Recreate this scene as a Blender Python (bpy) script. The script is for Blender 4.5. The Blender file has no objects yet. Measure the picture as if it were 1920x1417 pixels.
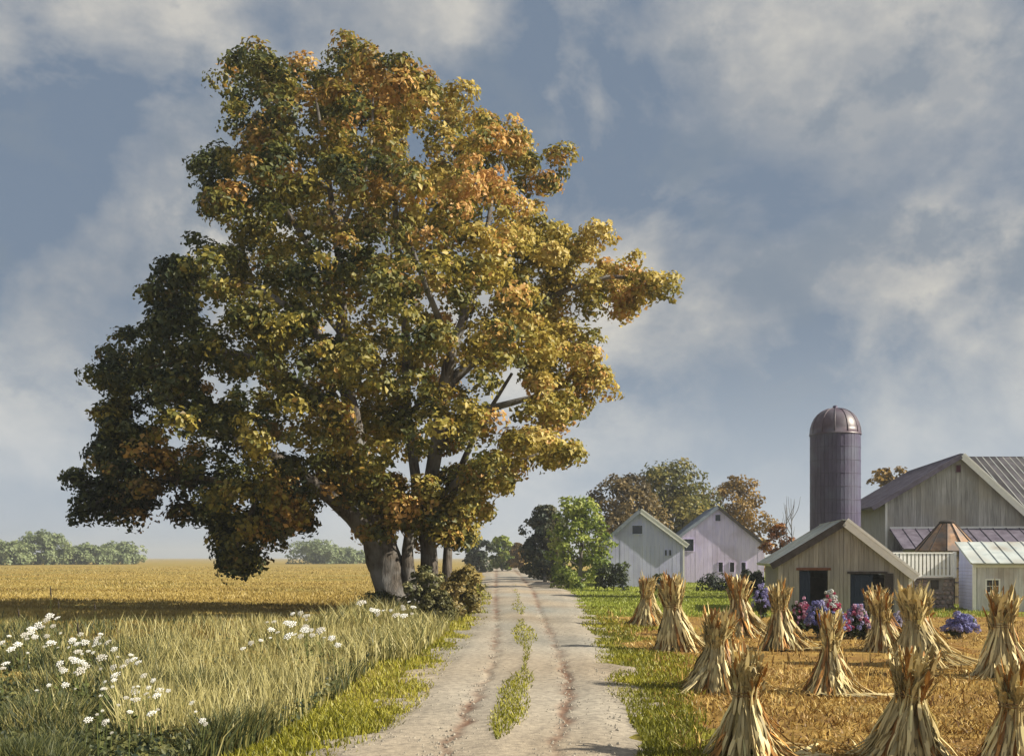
import bpy, math, random
import numpy as np
from mathutils import Vector, Matrix
random.seed(11)
RNG = np.random.default_rng(11)
R = math.radians
scene = bpy.context.scene
COL = scene.collection

# ------------------------------------------------------------------ camera
F, H, HOR, CX = 1850.0, 3.0, 1045.0, 960.0      # focal length in photo pixels, eye height, horizon row
cam_d = bpy.data.cameras.new('camera'); cam = bpy.data.objects.new('camera', cam_d); COL.objects.link(cam)
cam_d.sensor_width = 36.0; cam_d.lens = 36.0 * F / 1920.0; cam_d.shift_y = (HOR - 708.5) / 1920.0
cam.location = (0, 0, H); cam.rotation_euler = (R(90), 0, 0)
cam_d.clip_end = 6000; cam_d.clip_start = 0.1
scene.camera = cam

# ------------------------------------------------------------------ light
SUN_EL, SUN_B = R(34), R(12)                     # sun to the right, a touch towards the camera
sdir = Vector((math.cos(SUN_EL) * math.cos(SUN_B), -math.cos(SUN_EL) * math.sin(SUN_B), math.sin(SUN_EL)))
sun_d = bpy.data.lights.new('sun', 'SUN'); sun = bpy.data.objects.new('sun', sun_d); COL.objects.link(sun)
sun_d.energy = 5.0; sun_d.angle = R(0.53); sun_d.color = (1.0, 0.91, 0.73)
sun.rotation_euler = sdir.to_track_quat('Z', 'Y').to_euler(); sun.location = (40, 0, 60)

world = bpy.data.worlds.new('World'); scene.world = world; world.use_nodes = True
wt = world.node_tree; wt.nodes.clear()
def wn(t, **k):
    n = wt.nodes.new(t)
    for a, v in k.items(): setattr(n, a, v)
    return n
wl = wt.links.new
w_out = wn('ShaderNodeOutputWorld'); w_bg = wn('ShaderNodeBackground')
sky = wn('ShaderNodeTexSky', sky_type='NISHITA'); sky.sun_disc = False
sky.sun_elevation = SUN_EL; sky.sun_rotation = R(90) + SUN_B
sky.air_density = 1.2; sky.dust_density = 1.5; sky.ozone_density = 1.5
tc = wn('ShaderNodeTexCoord'); sp = wn('ShaderNodeSeparateXYZ'); wl(tc.outputs['Generated'], sp.inputs[0])
def wmath(op, a, b=None, clamp=False):
    n = wn('ShaderNodeMath', operation=op); n.use_clamp = clamp
    for i, v in enumerate((a, b)):
        if v is None: continue
        if isinstance(v, (int, float)): n.inputs[i].default_value = v
        else: wl(v, n.inputs[i])
    return n.outputs[0]
mp = wn('ShaderNodeMapping'); mp.inputs['Location'].default_value = (12.2, 20.3, 5.6); mp.inputs['Scale'].default_value = (1.0, 1.0, 1.25)
wl(tc.outputs['Generated'], mp.inputs[0])
n1 = wn('ShaderNodeTexNoise'); n1.inputs['Scale'].default_value = 4.2; n1.inputs['Detail'].default_value = 8
n1.inputs['Roughness'].default_value = 0.58; n1.inputs['Distortion'].default_value = 0.2; wl(mp.outputs[0], n1.inputs[0])
n2 = wn('ShaderNodeTexNoise'); n2.inputs['Scale'].default_value = 5.5; n2.inputs['Detail'].default_value = 6
n2.inputs['Roughness'].default_value = 0.6; wl(mp.outputs[0], n2.inputs[0])
r1 = wn('ShaderNodeValToRGB'); r1.color_ramp.elements[0].position = 0.39; r1.color_ramp.elements[1].position = 0.57
wl(n1.outputs[0], r1.inputs[0])
r2 = wn('ShaderNodeValToRGB')                    # the clouds' own tones
r2.color_ramp.elements[0].position = 0.39; r2.color_ramp.elements[0].color = (0.235, 0.25, 0.268, 1)
r2.color_ramp.elements[1].position = 0.61; r2.color_ramp.elements[1].color = (0.44, 0.42, 0.38, 1)
wl(n2.outputs[0], r2.inputs[0])
sks = wn('ShaderNodeMix', data_type='RGBA', blend_type='MULTIPLY'); sks.inputs[0].default_value = 1
wl(sky.outputs[0], sks.inputs[6]); sks.inputs[7].default_value = (0.062, 0.062, 0.066, 1)
veil = wn('ShaderNodeMix', data_type='RGBA'); veil.inputs[0].default_value = 0.9   # thin cloud over the blue gaps
wl(sks.outputs[2], veil.inputs[6]); veil.inputs[7].default_value = (0.118, 0.155, 0.208, 1)
mixc = wn('ShaderNodeMix', data_type='RGBA'); wl(r1.outputs[0], mixc.inputs[0]); wl(veil.outputs[2], mixc.inputs[6]); wl(r2.outputs[0], mixc.inputs[7])
n3 = wn('ShaderNodeTexNoise'); n3.inputs['Scale'].default_value = 8.5; n3.inputs['Detail'].default_value = 7; n3.inputs['Roughness'].default_value = 0.6; wl(mp.outputs[0], n3.inputs[0])
r3 = wn('ShaderNodeValToRGB'); r3.color_ramp.elements[0].position = 0.54; r3.color_ramp.elements[1].position = 0.63; r3.color_ramp.elements[1].color = (0.7, 0.7, 0.7, 1); wl(n3.outputs[0], r3.inputs[0])
mixs = wn('ShaderNodeMix', data_type='RGBA'); wl(r3.outputs[0], mixs.inputs[0]); wl(mixc.outputs[2], mixs.inputs[6]); mixs.inputs[7].default_value = (0.135, 0.17, 0.215, 1)   # slate scraps of lower cloud
hz = wn('ShaderNodeMapRange', interpolation_type='SMOOTHSTEP'); wl(sp.outputs[2], hz.inputs[0])
hz.inputs[1].default_value = 0.0; hz.inputs[2].default_value = 0.26; hz.inputs[3].default_value = 0.7; hz.inputs[4].default_value = 0.0
mixh = wn('ShaderNodeMix', data_type='RGBA'); wl(hz.outputs[0], mixh.inputs[0]); wl(mixs.outputs[2], mixh.inputs[6]); mixh.inputs[7].default_value = (0.34, 0.39, 0.45, 1)   # pale air low over the fields
wl(mixh.outputs[2], w_bg.inputs[0]); w_bg.inputs[1].default_value = 0.9; wl(w_bg.outputs[0], w_out.inputs[0])
scene.view_settings.view_transform = 'Standard'; scene.view_settings.look = 'None'
scene.view_settings.exposure = 0.75; scene.view_settings.gamma = 1.0; scene.view_settings.use_curve_mapping = False
scene.render.engine = 'CYCLES'
scene.cycles.use_denoising = True
scene.cycles.max_bounces = 6; scene.cycles.diffuse_bounces = 3; scene.cycles.transparent_max_bounces = 6

# ------------------------------------------------------------------ helpers
def gp(px, py):
    """ground point seen at a photo position"""
    d = F * H / (py - HOR); return Vector(((px - CX) * d / F, d, 0.0))
def at(px, py, Y):
    return Vector(((px - CX) * Y / F, Y, H - (py - HOR) * Y / F))
def lin(r, g, b):
    return tuple(((c / 255 + 0.055) / 1.055) ** 2.4 if c > 10 else c / 255 / 12.92 for c in (r, g, b))

def material(name, ca, cb, scale=2.0, rough=0.85, bump=0.0, stretch=(1, 1, 1), rand=0.0, detail=5, spec=0.2, metal=0.0, cc=None, scale2=None, bscale=None):
    m = bpy.data.materials.new(name); m.use_nodes = True; t = m.node_tree; N = t.nodes; L = t.links.new
    b = N['Principled BSDF']; b.inputs['Roughness'].default_value = rough; b.inputs['Metallic'].default_value = metal
    b.inputs['Specular IOR Level'].default_value = spec
    g = N.new('ShaderNodeTexCoord') if False else N.new('ShaderNodeNewGeometry')
    mpn = N.new('ShaderNodeMapping'); mpn.inputs['Scale'].default_value = stretch; L(g.outputs['Position'], mpn.inputs[0])
    no = N.new('ShaderNodeTexNoise'); no.inputs['Scale'].default_value = scale; no.inputs['Detail'].default_value = detail; no.inputs['Roughness'].default_value = 0.62
    L(mpn.outputs[0], no.inputs[0])
    rp = N.new('ShaderNodeValToRGB'); rp.color_ramp.elements[0].position = 0.33; rp.color_ramp.elements[1].position = 0.67
    rp.color_ramp.elements[0].color = (*ca, 1); rp.color_ramp.elements[1].color = (*cb, 1)
    L(no.outputs[0], rp.inputs[0]); out = rp.outputs[0]
    if cc:
        n3 = N.new('ShaderNodeTexNoise'); n3.inputs['Scale'].default_value = scale2 or scale * 0.3; n3.inputs['Detail'].default_value = 4; L(g.outputs['Position'], n3.inputs[0])
        r3 = N.new('ShaderNodeValToRGB'); r3.color_ramp.elements[0].position = 0.45; r3.color_ramp.elements[1].position = 0.68; L(n3.outputs[0], r3.inputs[0])
        mx = N.new('ShaderNodeMix'); mx.data_type = 'RGBA'; L(r3.outputs[0], mx.inputs[0]); L(out, mx.inputs[6]); mx.inputs[7].default_value = (*cc, 1); out = mx.outputs[2]
    if rand:
        oi = N.new('ShaderNodeObjectInfo'); mr = N.new('ShaderNodeMapRange'); mr.inputs[3].default_value = 1 - rand; mr.inputs[4].default_value = 1 + rand
        L(oi.outputs['Random'], mr.inputs[0]); hs = N.new('ShaderNodeHueSaturation'); L(mr.outputs[0], hs.inputs['Value']); L(out, hs.inputs['Color']); out = hs.outputs[0]
    L(out, b.inputs['Base Color'])
    if bump:
        nb = no
        if bscale:
            nb = N.new('ShaderNodeTexNoise'); nb.inputs['Scale'].default_value = bscale; nb.inputs['Detail'].default_value = 4; L(mpn.outputs[0], nb.inputs[0])
        bu = N.new('ShaderNodeBump'); bu.inputs['Strength'].default_value = bump; bu.inputs['Distance'].default_value = 0.05
        L(nb.outputs[0], bu.inputs['Height']); L(bu.outputs[0], b.inputs['Normal'])
    return m

def leaf_material(name, trans=0.3, gain=1.0):
    m = bpy.data.materials.new(name); m.use_nodes = True; t = m.node_tree; N = t.nodes; L = t.links.new
    N.remove(N['Principled BSDF']); o = N['Material Output']
    a = N.new('ShaderNodeAttribute'); a.attribute_name = 'tint'
    d = N.new('ShaderNodeBsdfDiffuse'); tr = N.new('ShaderNodeBsdfTranslucent'); mx = N.new('ShaderNodeMixShader'); mx.inputs[0].default_value = trans
    gl = N.new('ShaderNodeBsdfGlossy'); gl.inputs['Roughness'].default_value = 0.5; gl.inputs[0].default_value = (0.6, 0.62, 0.65, 1)
    m2 = N.new('ShaderNodeMixShader'); m2.inputs[0].default_value = 0.035
    L(a.outputs[0], d.inputs[0]); L(a.outputs[0], tr.inputs[0]); L(d.outputs[0], mx.inputs[1]); L(tr.outputs[0], mx.inputs[2])
    L(mx.outputs[0], m2.inputs[1]); L(gl.outputs[0], m2.inputs[2]); L(m2.outputs[0], o.inputs[0])
    return m
LEAF = leaf_material('foliage', 0.33); GRASS = leaf_material('grass_blades', 0.25); PETAL = leaf_material('petals', 0.25); HUSK = leaf_material('dry_husk', 0.06)

def tag(o, label=None, cat=None, group=None, kind=None):
    if label: o['label'] = label
    if cat: o['category'] = cat
    if group: o['group'] = group
    if kind: o['kind'] = kind
    return o
def empty(name, loc, rz=0.0, label=None, cat=None, group=None):
    o = bpy.data.objects.new(name, None); COL.objects.link(o); o.location = loc; o.rotation_euler = (0, 0, rz); o.empty_display_size = 0.3
    return tag(o, label, cat, group)
def link(name, me, parent=None, loc=None, rot=None, scl=None):
    o = bpy.data.objects.new(name, me); COL.objects.link(o)
    if parent: o.parent = parent
    if loc is not None: o.location = loc
    if rot is not None: o.rotation_euler = rot
    if scl is not None: o.scale = scl
    return o
def mesh(name, V, Fc, mat, smooth=False, tint=None):
    me = bpy.data.meshes.new(name); me.from_pydata([tuple(v) for v in V], [], [tuple(f) for f in Fc]); me.materials.append(mat)
    if smooth: me.polygons.foreach_set('use_smooth', [True] * len(me.polygons))
    if tint is not None:
        at_ = me.attributes.new('tint', 'FLOAT_COLOR', 'POINT'); at_.data.foreach_set('color', np.asarray(tint, np.float32).ravel())
    me.update(); return me
def tri_mesh(name, V, T, mat, tint, smooth=False):
    """fast numpy triangle mesh; V (n,3), T (m,3), tint (n,3)"""
    me = bpy.data.meshes.new(name); n, m_ = len(V), len(T)
    me.vertices.add(n); me.vertices.foreach_set('co', np.asarray(V, np.float32).ravel())
    me.loops.add(m_ * 3); me.loops.foreach_set('vertex_index', np.asarray(T, np.int32).ravel())
    me.polygons.add(m_); me.polygons.foreach_set('loop_start', np.arange(0, m_ * 3, 3, dtype=np.int32))
    me.update(calc_edges=True); me.materials.append(mat)
    c = np.ones((n, 4), np.float32); c[:, :3] = np.clip(tint, 0.004, 0.9)
    a = me.attributes.new('tint', 'FLOAT_COLOR', 'POINT'); a.data.foreach_set('color', c.ravel())
    if smooth: me.polygons.foreach_set('use_smooth', np.ones(m_, bool))
    return me

BOXF = [(0, 3, 2, 1), (4, 5, 6, 7), (0, 1, 5, 4), (1, 2, 6, 5), (2, 3, 7, 6), (3, 0, 4, 7)]
def box_v(x0, x1, y0, y1, z0, z1):
    return [(x0, y0, z0), (x1, y0, z0), (x1, y1, z0), (x0, y1, z0), (x0, y0, z1), (x1, y0, z1), (x1, y1, z1), (x0, y1, z1)]
class MB:
    def __init__(s): s.V = []; s.F = []
    def add(s, V, Fc):
        b = len(s.V); s.V += [tuple(v) for v in V]; s.F += [tuple(i + b for i in f) for f in Fc]; return s
    def box(s, *a): return s.add(box_v(*a), BOXF)
    def slab(s, p, u, v, w):
        p, u, v, w = map(Vector, (p, u, v, w))
        return s.add([p, p + u, p + u + v, p + v, p + w, p + u + w, p + u + v + w, p + v + w], BOXF)
    def tube(s, pts, rad, n=7, wob=0.0, cap=True):
        pts = [Vector(p) for p in pts]; b = len(s.V); rings = len(pts)
        for i, p in enumerate(pts):
            d = (pts[min(i + 1, rings - 1)] - pts[max(i - 1, 0)]).normalized()
            ref = Vector((0, 1, 0)) if abs(d.y) < 0.9 else Vector((1, 0, 0))
            a = d.cross(ref).normalized(); c = d.cross(a)
            for k in range(n):
                th = 2 * math.pi * k / n; r = rad[i] * (1 + wob * math.sin(3 * th + i * 0.7) + wob * random.uniform(-.5, .5))
                s.V.append(tuple(p + a * (math.cos(th) * r) + c * (math.sin(th) * r)))
        for i in range(rings - 1):
            for k in range(n):
                k2 = (k + 1) % n; s.F.append((b + i * n + k, b + i * n + k2, b + (i + 1) * n + k2, b + (i + 1) * n + k))
        if cap:
            s.F.append(tuple(b + k for k in range(n))[::-1]); s.F.append(tuple(b + (rings - 1) * n + k for k in range(n)))
        return s
    def prism(s, poly, y0, y1):
        """extrude a polygon of (x, z) along y"""
        n = len(poly); V = [(x, y0, z) for x, z in poly] + [(x, y1, z) for x, z in poly]
        Fc = [tuple(range(n)), tuple(range(2 * n - 1, n - 1, -1))] + [((i + 1) % n, i, n + i, n + (i + 1) % n) for i in range(n)]
        return s.add(V, Fc)
    def lathe(s, prof, n=32):
        b = len(s.V)
        for r, z in prof:
            for k in range(n):
                th = 2 * math.pi * k / n; s.V.append((r * math.cos(th), r * math.sin(th), z))
        for i in range(len(prof) - 1):
            for k in range(n):
                k2 = (k + 1) % n; s.F.append((b + i * n + k, b + i * n + k2, b + (i + 1) * n + k2, b + (i + 1) * n + k))
        return s
    def build(s, name, mat, parent=None, smooth=False, **k):
        return link(name, mesh(name, s.V, s.F, mat, smooth), parent, **k)
def smooth_path(pts, rad, k=4):
    """Catmull-Rom through pts"""
    P = [Vector(p) for p in pts]; P = [P[0] * 2 - P[1]] + P + [P[-1] * 2 - P[-2]]; out = []; ro = []
    for i in range(1, len(P) - 2):
        for j in range(k):
            t = j / k; a, b, c, d = P[i - 1:i + 3]
            out.append(0.5 * ((2 * b) + (c - a) * t + (2 * a - 5 * b + 4 * c - d) * t * t + (3 * b - a - 3 * c + d) * t ** 3)); ro.append(rad[i - 1] * (1 - t) + rad[i] * t)
    out.append(P[-2]); ro.append(rad[-1]); return out, ro

def vnoise(P, seed=0):
    """cheap smooth 3-D value field in -1..1 from sums of sines"""
    g = np.random.default_rng(seed); o = np.zeros(len(P))
    for k in range(6):
        w = g.normal(size=3) * (0.6 + 0.35 * k); o += np.sin(P @ w + g.uniform(0, 6.28)) / (1 + 0.35 * k)
    return o / 2.4
def unit(v): return v / np.maximum(np.linalg.norm(v, axis=1, keepdims=True), 1e-6)

def leaf_cloud(C, Nn, S, tint, curl=0.25):
    """one folded four-point leaf per row: centre, facing, size, colour"""
    n = len(C); rnd = unit(RNG.normal(size=(n, 3))); Nn = unit(Nn)
    U = unit(np.cross(Nn, rnd)); W = np.cross(Nn, U); S = S[:, None]
    a = C - U * S * 0.6; b = C + W * S * 0.42 + Nn * S * curl * 0.5; c = C + U * S * 0.6 - Nn * S * curl; d = C - W * S * 0.42 + Nn * S * curl * 0.5
    V = np.stack([a, b, c, d], 1).reshape(-1, 3); i = np.arange(n)[:, None] * 4
    T = np.concatenate([i + [0, 1, 2], i + [0, 2, 3]], 1).reshape(-1, 3)
    return V, T, np.repeat(tint, 4, 0)

def crown_from_lobes(lobes, dens, leaf, palette, seed, clump=(0.6, 1.1), bias=None, jit=0.14, per=70):
    """lobes: (centre, radii); leaves sit in clumps spread over each lobe's shell. palette(points, rng) -> colours"""
    g = np.random.default_rng(seed); Cs = []; Ns = []; Ts = []
    for c, r in lobes:
        c = np.array(c); r = np.array(r); area = 4 * math.pi * (np.mean(r) ** 2); k = max(3 if area < 6 else 4, int(area * dens))
        d = unit(g.normal(size=(k, 3))); keep = g.random(k) < np.where(d[:, 2] < -0.5, 0.45, 1.0); d = d[keep]
        rad = g.uniform(0.6, 1.08, len(d))[:, None]; cc = c + d * r * rad
        cr = g.uniform(*clump, len(d))
        m = np.maximum(6, (per * (cr / clump[1]) ** 2 * g.uniform(0.6, 1.2, len(d))).astype(int))
        idx = np.repeat(np.arange(len(d)), m)
        e = unit(g.normal(size=(len(idx), 3)) + 0.5 * d[idx] + np.array([0, 0, 0.45]))
        q = cc[idx] + e * cr[idx][:, None] * g.uniform(0.45, 1.1, len(idx))[:, None] * np.array([1.0, 1.0, 0.72])
        Cs.append(q); Ns.append(e * 0.8 + d[idx] * 0.3 + g.normal(size=(len(idx), 3)) * 0.36 + np.array([0, 0, 0.25]))
        tone = g.normal(size=len(d))[idx]; Ts.append(tone)
    C = np.concatenate(Cs); N_ = np.concatenate(Ns); tone = np.concatenate(Ts)
    S = g.uniform(leaf[0], leaf[1], len(C)); return leaf_cloud(C, N_, S, palette(C, tone, g))

def mixpal(cols, w):
    """pick between colour stops by w in 0..1"""
    cols = np.array(cols); x = np.clip(w, 0, 0.9999) * (len(cols) - 1); i = x.astype(int); f = (x - i)[:, None]
    return cols[i] * (1 - f) + cols[i + 1] * f

def grass(name, P, h, w, tint, mat=None, lean=0.35, parent=None, kind='stuff', label=None, cat=None):
    """curved five-point blades at ground points P"""
    n = len(P); th = RNG.uniform(0, 2 * math.pi, n); ph = RNG.uniform(0, 2 * math.pi, n)
    side = np.stack([np.cos(th), np.sin(th), np.zeros(n)], 1) * (w * 0.5)[:, None]
    ln = np.stack([np.cos(ph), np.sin(ph), np.zeros(n)], 1) * (h * lean * RNG.uniform(0.2, 1.3, n))[:, None]
    up = np.zeros((n, 3)); up[:, 2] = h
    V = np.stack([P - side, P + side, P + up * 0.55 + ln * 0.3 - side * 0.8, P + up * 0.55 + ln * 0.3 + side * 0.8, P + up * 0.97 + ln], 1).reshape(-1, 3)
    i = np.arange(n)[:, None] * 5; T = np.concatenate([i + [0, 1, 3], i + [0, 3, 2], i + [2, 3, 4]], 1).reshape(-1, 3)
    o = link(name, tri_mesh(name, V, T, mat or GRASS, np.repeat(tint, 5, 0)), parent)
    tag(o, label, cat, None, kind); return o

def interp(tab, y):
    xs, ys = zip(*sorted(tab)); return np.interp(y, xs, ys)
# the track's edges, ruts and middle strip, metres right of the camera axis at a distance
def to_m(tab): return sorted(((F * H / (py - HOR)), (px - CX) * H / (py - HOR)) for py, px in tab)
EDGE_L = to_m([(1500, 400), (1417, 610), (1370, 690), (1331, 735), (1241, 815), (1166, 893), (1115, 910), (1080, 911), (1062, 905), (1054, 900)])
EDGE_R = to_m([(1500, 1215), (1417, 1198), (1340, 1195), (1300, 1180), (1240, 1145), (1200, 1122), (1150, 1096), (1110, 1068), (1080, 1010), (1062, 985), (1054, 975)])
RUT_L = to_m([(1500, 760), (1417, 835), (1390, 852), (1318, 888), (1279, 912), (1240, 926), (1180, 931), (1120, 929), (1080, 930), (1054, 930)])
RUT_R = to_m([(1500, 1010), (1417, 1040), (1390, 1050), (1340, 1060), (1290, 1067), (1244, 1053), (1200, 1036), (1160, 1017), (1110, 1000), (1080, 975), (1054, 950)])
MID = to_m([(1500, 890), (1417, 930), (1347, 950), (1276, 980), (1237, 988), (1144, 975), (1089, 966), (1054, 942)])

# ------------------------------------------------------------------ the ground
M_FIELD = material('golden_field', (0.23, 0.16, 0.042), (0.38, 0.275, 0.08), scale=0.35, stretch=(0.25, 1, 1), rough=0.95, bump=0.4, bscale=3, spec=0.05, cc=(0.22, 0.19, 0.06), scale2=0.06)
M_STUB = material('stubble_soil', (0.16, 0.095, 0.03), (0.40, 0.265, 0.08), scale=1.4, rough=0.95, bump=0.8, bscale=7, spec=0.05, cc=(0.22, 0.125, 0.045), scale2=0.5)
M_LAWN = material('lawn_turf', (0.14, 0.17, 0.028), (0.29, 0.32, 0.055), scale=0.7, rough=0.95, bump=0.6, bscale=9, spec=0.05, cc=(0.13, 0.12, 0.03), scale2=0.15)
M_VERGE = material('verge_turf', (0.13, 0.12, 0.025), (0.28, 0.26, 0.045), scale=1.6, rough=0.95, bump=0.8, bscale=14, spec=0.05, cc=(0.17, 0.13, 0.045), scale2=0.8)
ground = MB().add([(-2500, -60, 0), (2500, -60, 0), (2500, 5000, 0), (-2500, 5000, 0)], [(0, 1, 2, 3)]).build('ground', M_FIELD); tag(ground, kind='structure')

def strip_sheet(name, m, ys, xl, xr, z, ragged=(0.0, 0.0), cols=10):
    V = []; Fc = []
    for i, y in enumerate(ys):
        a = xl(y) + ragged[0] * (random.random() - .5) * 2; b = xr(y) + ragged[1] * (random.random() - .5) * 2
        for k in range(cols + 1):
            V.append((a + (b - a) * k / cols, y, z))
    n = cols + 1
    for i in range(len(ys) - 1):
        for k in range(cols): Fc.append((i * n + k, i * n + k + 1, (i + 1) * n + k + 1, (i + 1) * n + k))
    o = link(name, mesh(name, V, Fc, m)); tag(o, kind='structure'); return o
def dist_steps(a, b, k=1.02):
    o = [a]
    while o[-1] < b: o.append(o[-1] * k)
    return o
eL = lambda y: float(interp(EDGE_L, y)); eR = lambda y: float(interp(EDGE_R, y))
strip_sheet('corn_field', M_STUB, dist_steps(9, 54, 1.012), lambda y: eR(y) - 0.6, lambda y: 75.0, 0.004, (0.0, 0))
strip_sheet('lawn', M_LAWN, dist_steps(50, 230, 1.015), lambda y: eR(y) - 0.8, lambda y: 110.0, 0.008, (0.3, 0))
strip_sheet('grass_verge', M_VERGE, dist_steps(9, 130, 1.012), lambda y: eL(y) - 2.3 - 0.02 * y, lambda y: eL(y) + 0.7, 0.008, (0.45, 0))
strip_sheet('grass_verge', M_VERGE, dist_steps(9, 60, 1.012), lambda y: eR(y) - 0.6, lambda y: eR(y) + 1.15 + 0.5 * math.sin(y * .9) + 0.3 * math.sin(y * 2.3), 0.012, (0, 0.35))

# farm track: a crowned dirt surface with two wheel ruts pressed into it; its edges dip under the turf
def track():
    ys = np.array(dist_steps(9.0, 900, 1.0085)); nc = 84; Fc = []
    a = (interp(EDGE_L, ys) - 0.5)[:, None]; b = (interp(EDGE_R, ys) + 0.5)[:, None]; k = np.linspace(0, 1, nc + 1)[None]
    x = (a + (b - a) * k).ravel(); y = np.repeat(ys, nc + 1); aa = np.repeat(a.ravel(), nc + 1); bb = np.repeat(b.ravel(), nc + 1)
    rl, rr, mid = (np.interp(y, *zip(*t)) for t in (RUT_L, RUT_R, MID)); e = np.minimum(x - aa, bb - x); o = np.zeros_like(x)
    q = np.stack([x * 1.3, y * 0.9, o], 1); q2 = np.stack([x * 4.1, y * 3.3, o + 2], 1)
    z = 0.115 + 0.010 * vnoise(q, 3) + 0.005 * vnoise(q2, 4) + 0.003 * vnoise(q2 * 2.7, 14)
    z -= 0.15 * np.maximum(0, 1 - e / 1.3) ** 1.15 * (1 + 0.6 * vnoise(q * 1.7, 5) + 0.55 * vnoise(q2 * 0.8, 15))
    wd = (0.085 + 0.0014 * y) * (1 + 0.5 * vnoise(np.stack([o, y * 2.0, o + 3], 1), 13)); wob = 0.06 * np.sin(y * 1.9) + 0.05 * np.sin(y * 4.3 + 1)
    rut = np.exp(-((x - rl - wob) / wd) ** 2) + np.exp(-((x - rr - wob * .8) / wd) ** 2); wide = np.exp(-((x - rl) / 0.55) ** 2) + np.exp(-((x - rr) / 0.55) ** 2)
    z -= 0.05 * rut * (0.7 + 0.5 * vnoise(np.stack([o, y * 1.4, o + 1], 1), 8)) + 0.022 * wide - 0.02 * np.exp(-((x - mid) / 0.3) ** 2)
    wet = np.clip(rut * 0.8 * (0.6 + 0.6 * vnoise(np.stack([x, y * 0.8, o + 5], 1), 9)), 0, 1)[:, None]
    base = np.array([[0.335, 0.297, 0.245]]) * (1 + 0.13 * vnoise(q * 0.6, 6) + 0.08 * vnoise(q2 * 0.5, 16))[:, None] + np.array([[0.03, 0.002, -0.022]]) * vnoise(q * 0.4, 7)[:, None]
    C = np.ones((len(x), 4)); C[:, :3] = base * (1 - wet) + np.array([[0.17, 0.095, 0.065]]) * wet; V = np.stack([x, y, z], 1)
    n = nc + 1
    for i in range(len(ys) - 1):
        for k in range(nc): Fc.append((i * n + k, i * n + k + 1, (i + 1) * n + k + 1, (i + 1) * n + k))
    m = material('track_dirt', (0.68, 0.68, 0.70), (1.2, 1.19, 1.17), scale=7, rough=0.95, bump=0.3, bscale=30, spec=0.1, detail=7)
    t = m.node_tree; b = t.nodes['Principled BSDF']; src = b.inputs['Base Color'].links[0].from_socket
    at_ = t.nodes.new('ShaderNodeAttribute'); at_.attribute_name = 'tint'; mx = t.nodes.new('ShaderNodeMix'); mx.data_type = 'RGBA'; mx.blend_type = 'MULTIPLY'; mx.inputs[0].default_value = 1
    t.links.new(at_.outputs[0], mx.inputs[6]); t.links.new(src, mx.inputs[7]); t.links.new(mx.outputs[2], b.inputs['Base Color'])
    tag(link('farm_track', mesh('farm_track', V, Fc, m, True, C)), kind='structure')
track()
M_STONE = material('pebble', (0.22, 0.2, 0.17), (0.4, 0.36, 0.3), scale=8, rough=0.9, rand=0.2)
def pebbles():
    n = 2600; mb = MB()
    for i in range(n):
        y = 12 * (60 / 12) ** (random.random() ** 1.4); x = random.uniform(eL(y) + 0.3, eR(y) - 0.3); r = random.uniform(0.012, 0.045)
        o = [(x + r * random.uniform(.6, 1.2) * math.cos(k * 1.2566), y + r * random.uniform(.6, 1.2) * math.sin(k * 1.2566), 0.085) for k in range(5)]
        mb.add(o + [(x, y, 0.108 + r * 0.3)], [(k, (k + 1) % 5, 5) for k in range(5)])
    tag(mb.build('loose_gravel', M_STONE), 'small loose stones scattered over the dirt track', 'gravel', kind='stuff')
pebbles()

# ------------------------------------------------------------------ grass and weeds too many to count
def scatter(n, y0, y1, xl, xr, p=1.0):
    """random ground points, denser near the camera in step with what the eye resolves"""
    u = RNG.random(n); y = (y0 ** (-p) + u * (y1 ** (-p) - y0 ** (-p))) ** (-1 / p)
    a = np.array([xl(v) for v in y]); b = np.array([xr(v) for v in y]); x = a + (b - a) * RNG.random(n)
    return np.stack([x, y, np.zeros(n)], 1)
STRAW = [(0.25, 0.21, 0.06), (0.40, 0.35, 0.13), (0.53, 0.48, 0.23)]
OLIVE = [(0.03, 0.045, 0.025), (0.09, 0.105, 0.038), (0.22, 0.21, 0.07)]
GREEN = [(0.10, 0.105, 0.015), (0.22, 0.22, 0.022), (0.40, 0.37, 0.04)]
# golden field
P = scatter(110000, 22, 330, lambda y: -0.58 * y, lambda y: eL(y) - 2.0, 0.8)
w = 0.5 + 0.45 * vnoise(P * np.array([0.12, 0.3, 1]), 21) + RNG.normal(size=len(P)) * 0.15
w += 0.16 * np.sin(P[:, 1] * 1.1 + 0.09 * P[:, 0]) * (P[:, 1] < 120) + 0.22 * vnoise(P * np.array([0.03, 0.12, 1]), 24)
grass('field_grass', P, RNG.uniform(0.06, 0.22, len(P)) * (1 + 0.5 * vnoise(P * np.array([0.2, 0.2, 1]), 22)), 0.02 + 0.0008 * P[:, 1], mixpal([(0.22, 0.155, 0.042), (0.36, 0.265, 0.075), (0.47, 0.37, 0.13)], w), lean=0.6, label='golden dry grass covering the open field left of the track', cat='grass')
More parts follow.
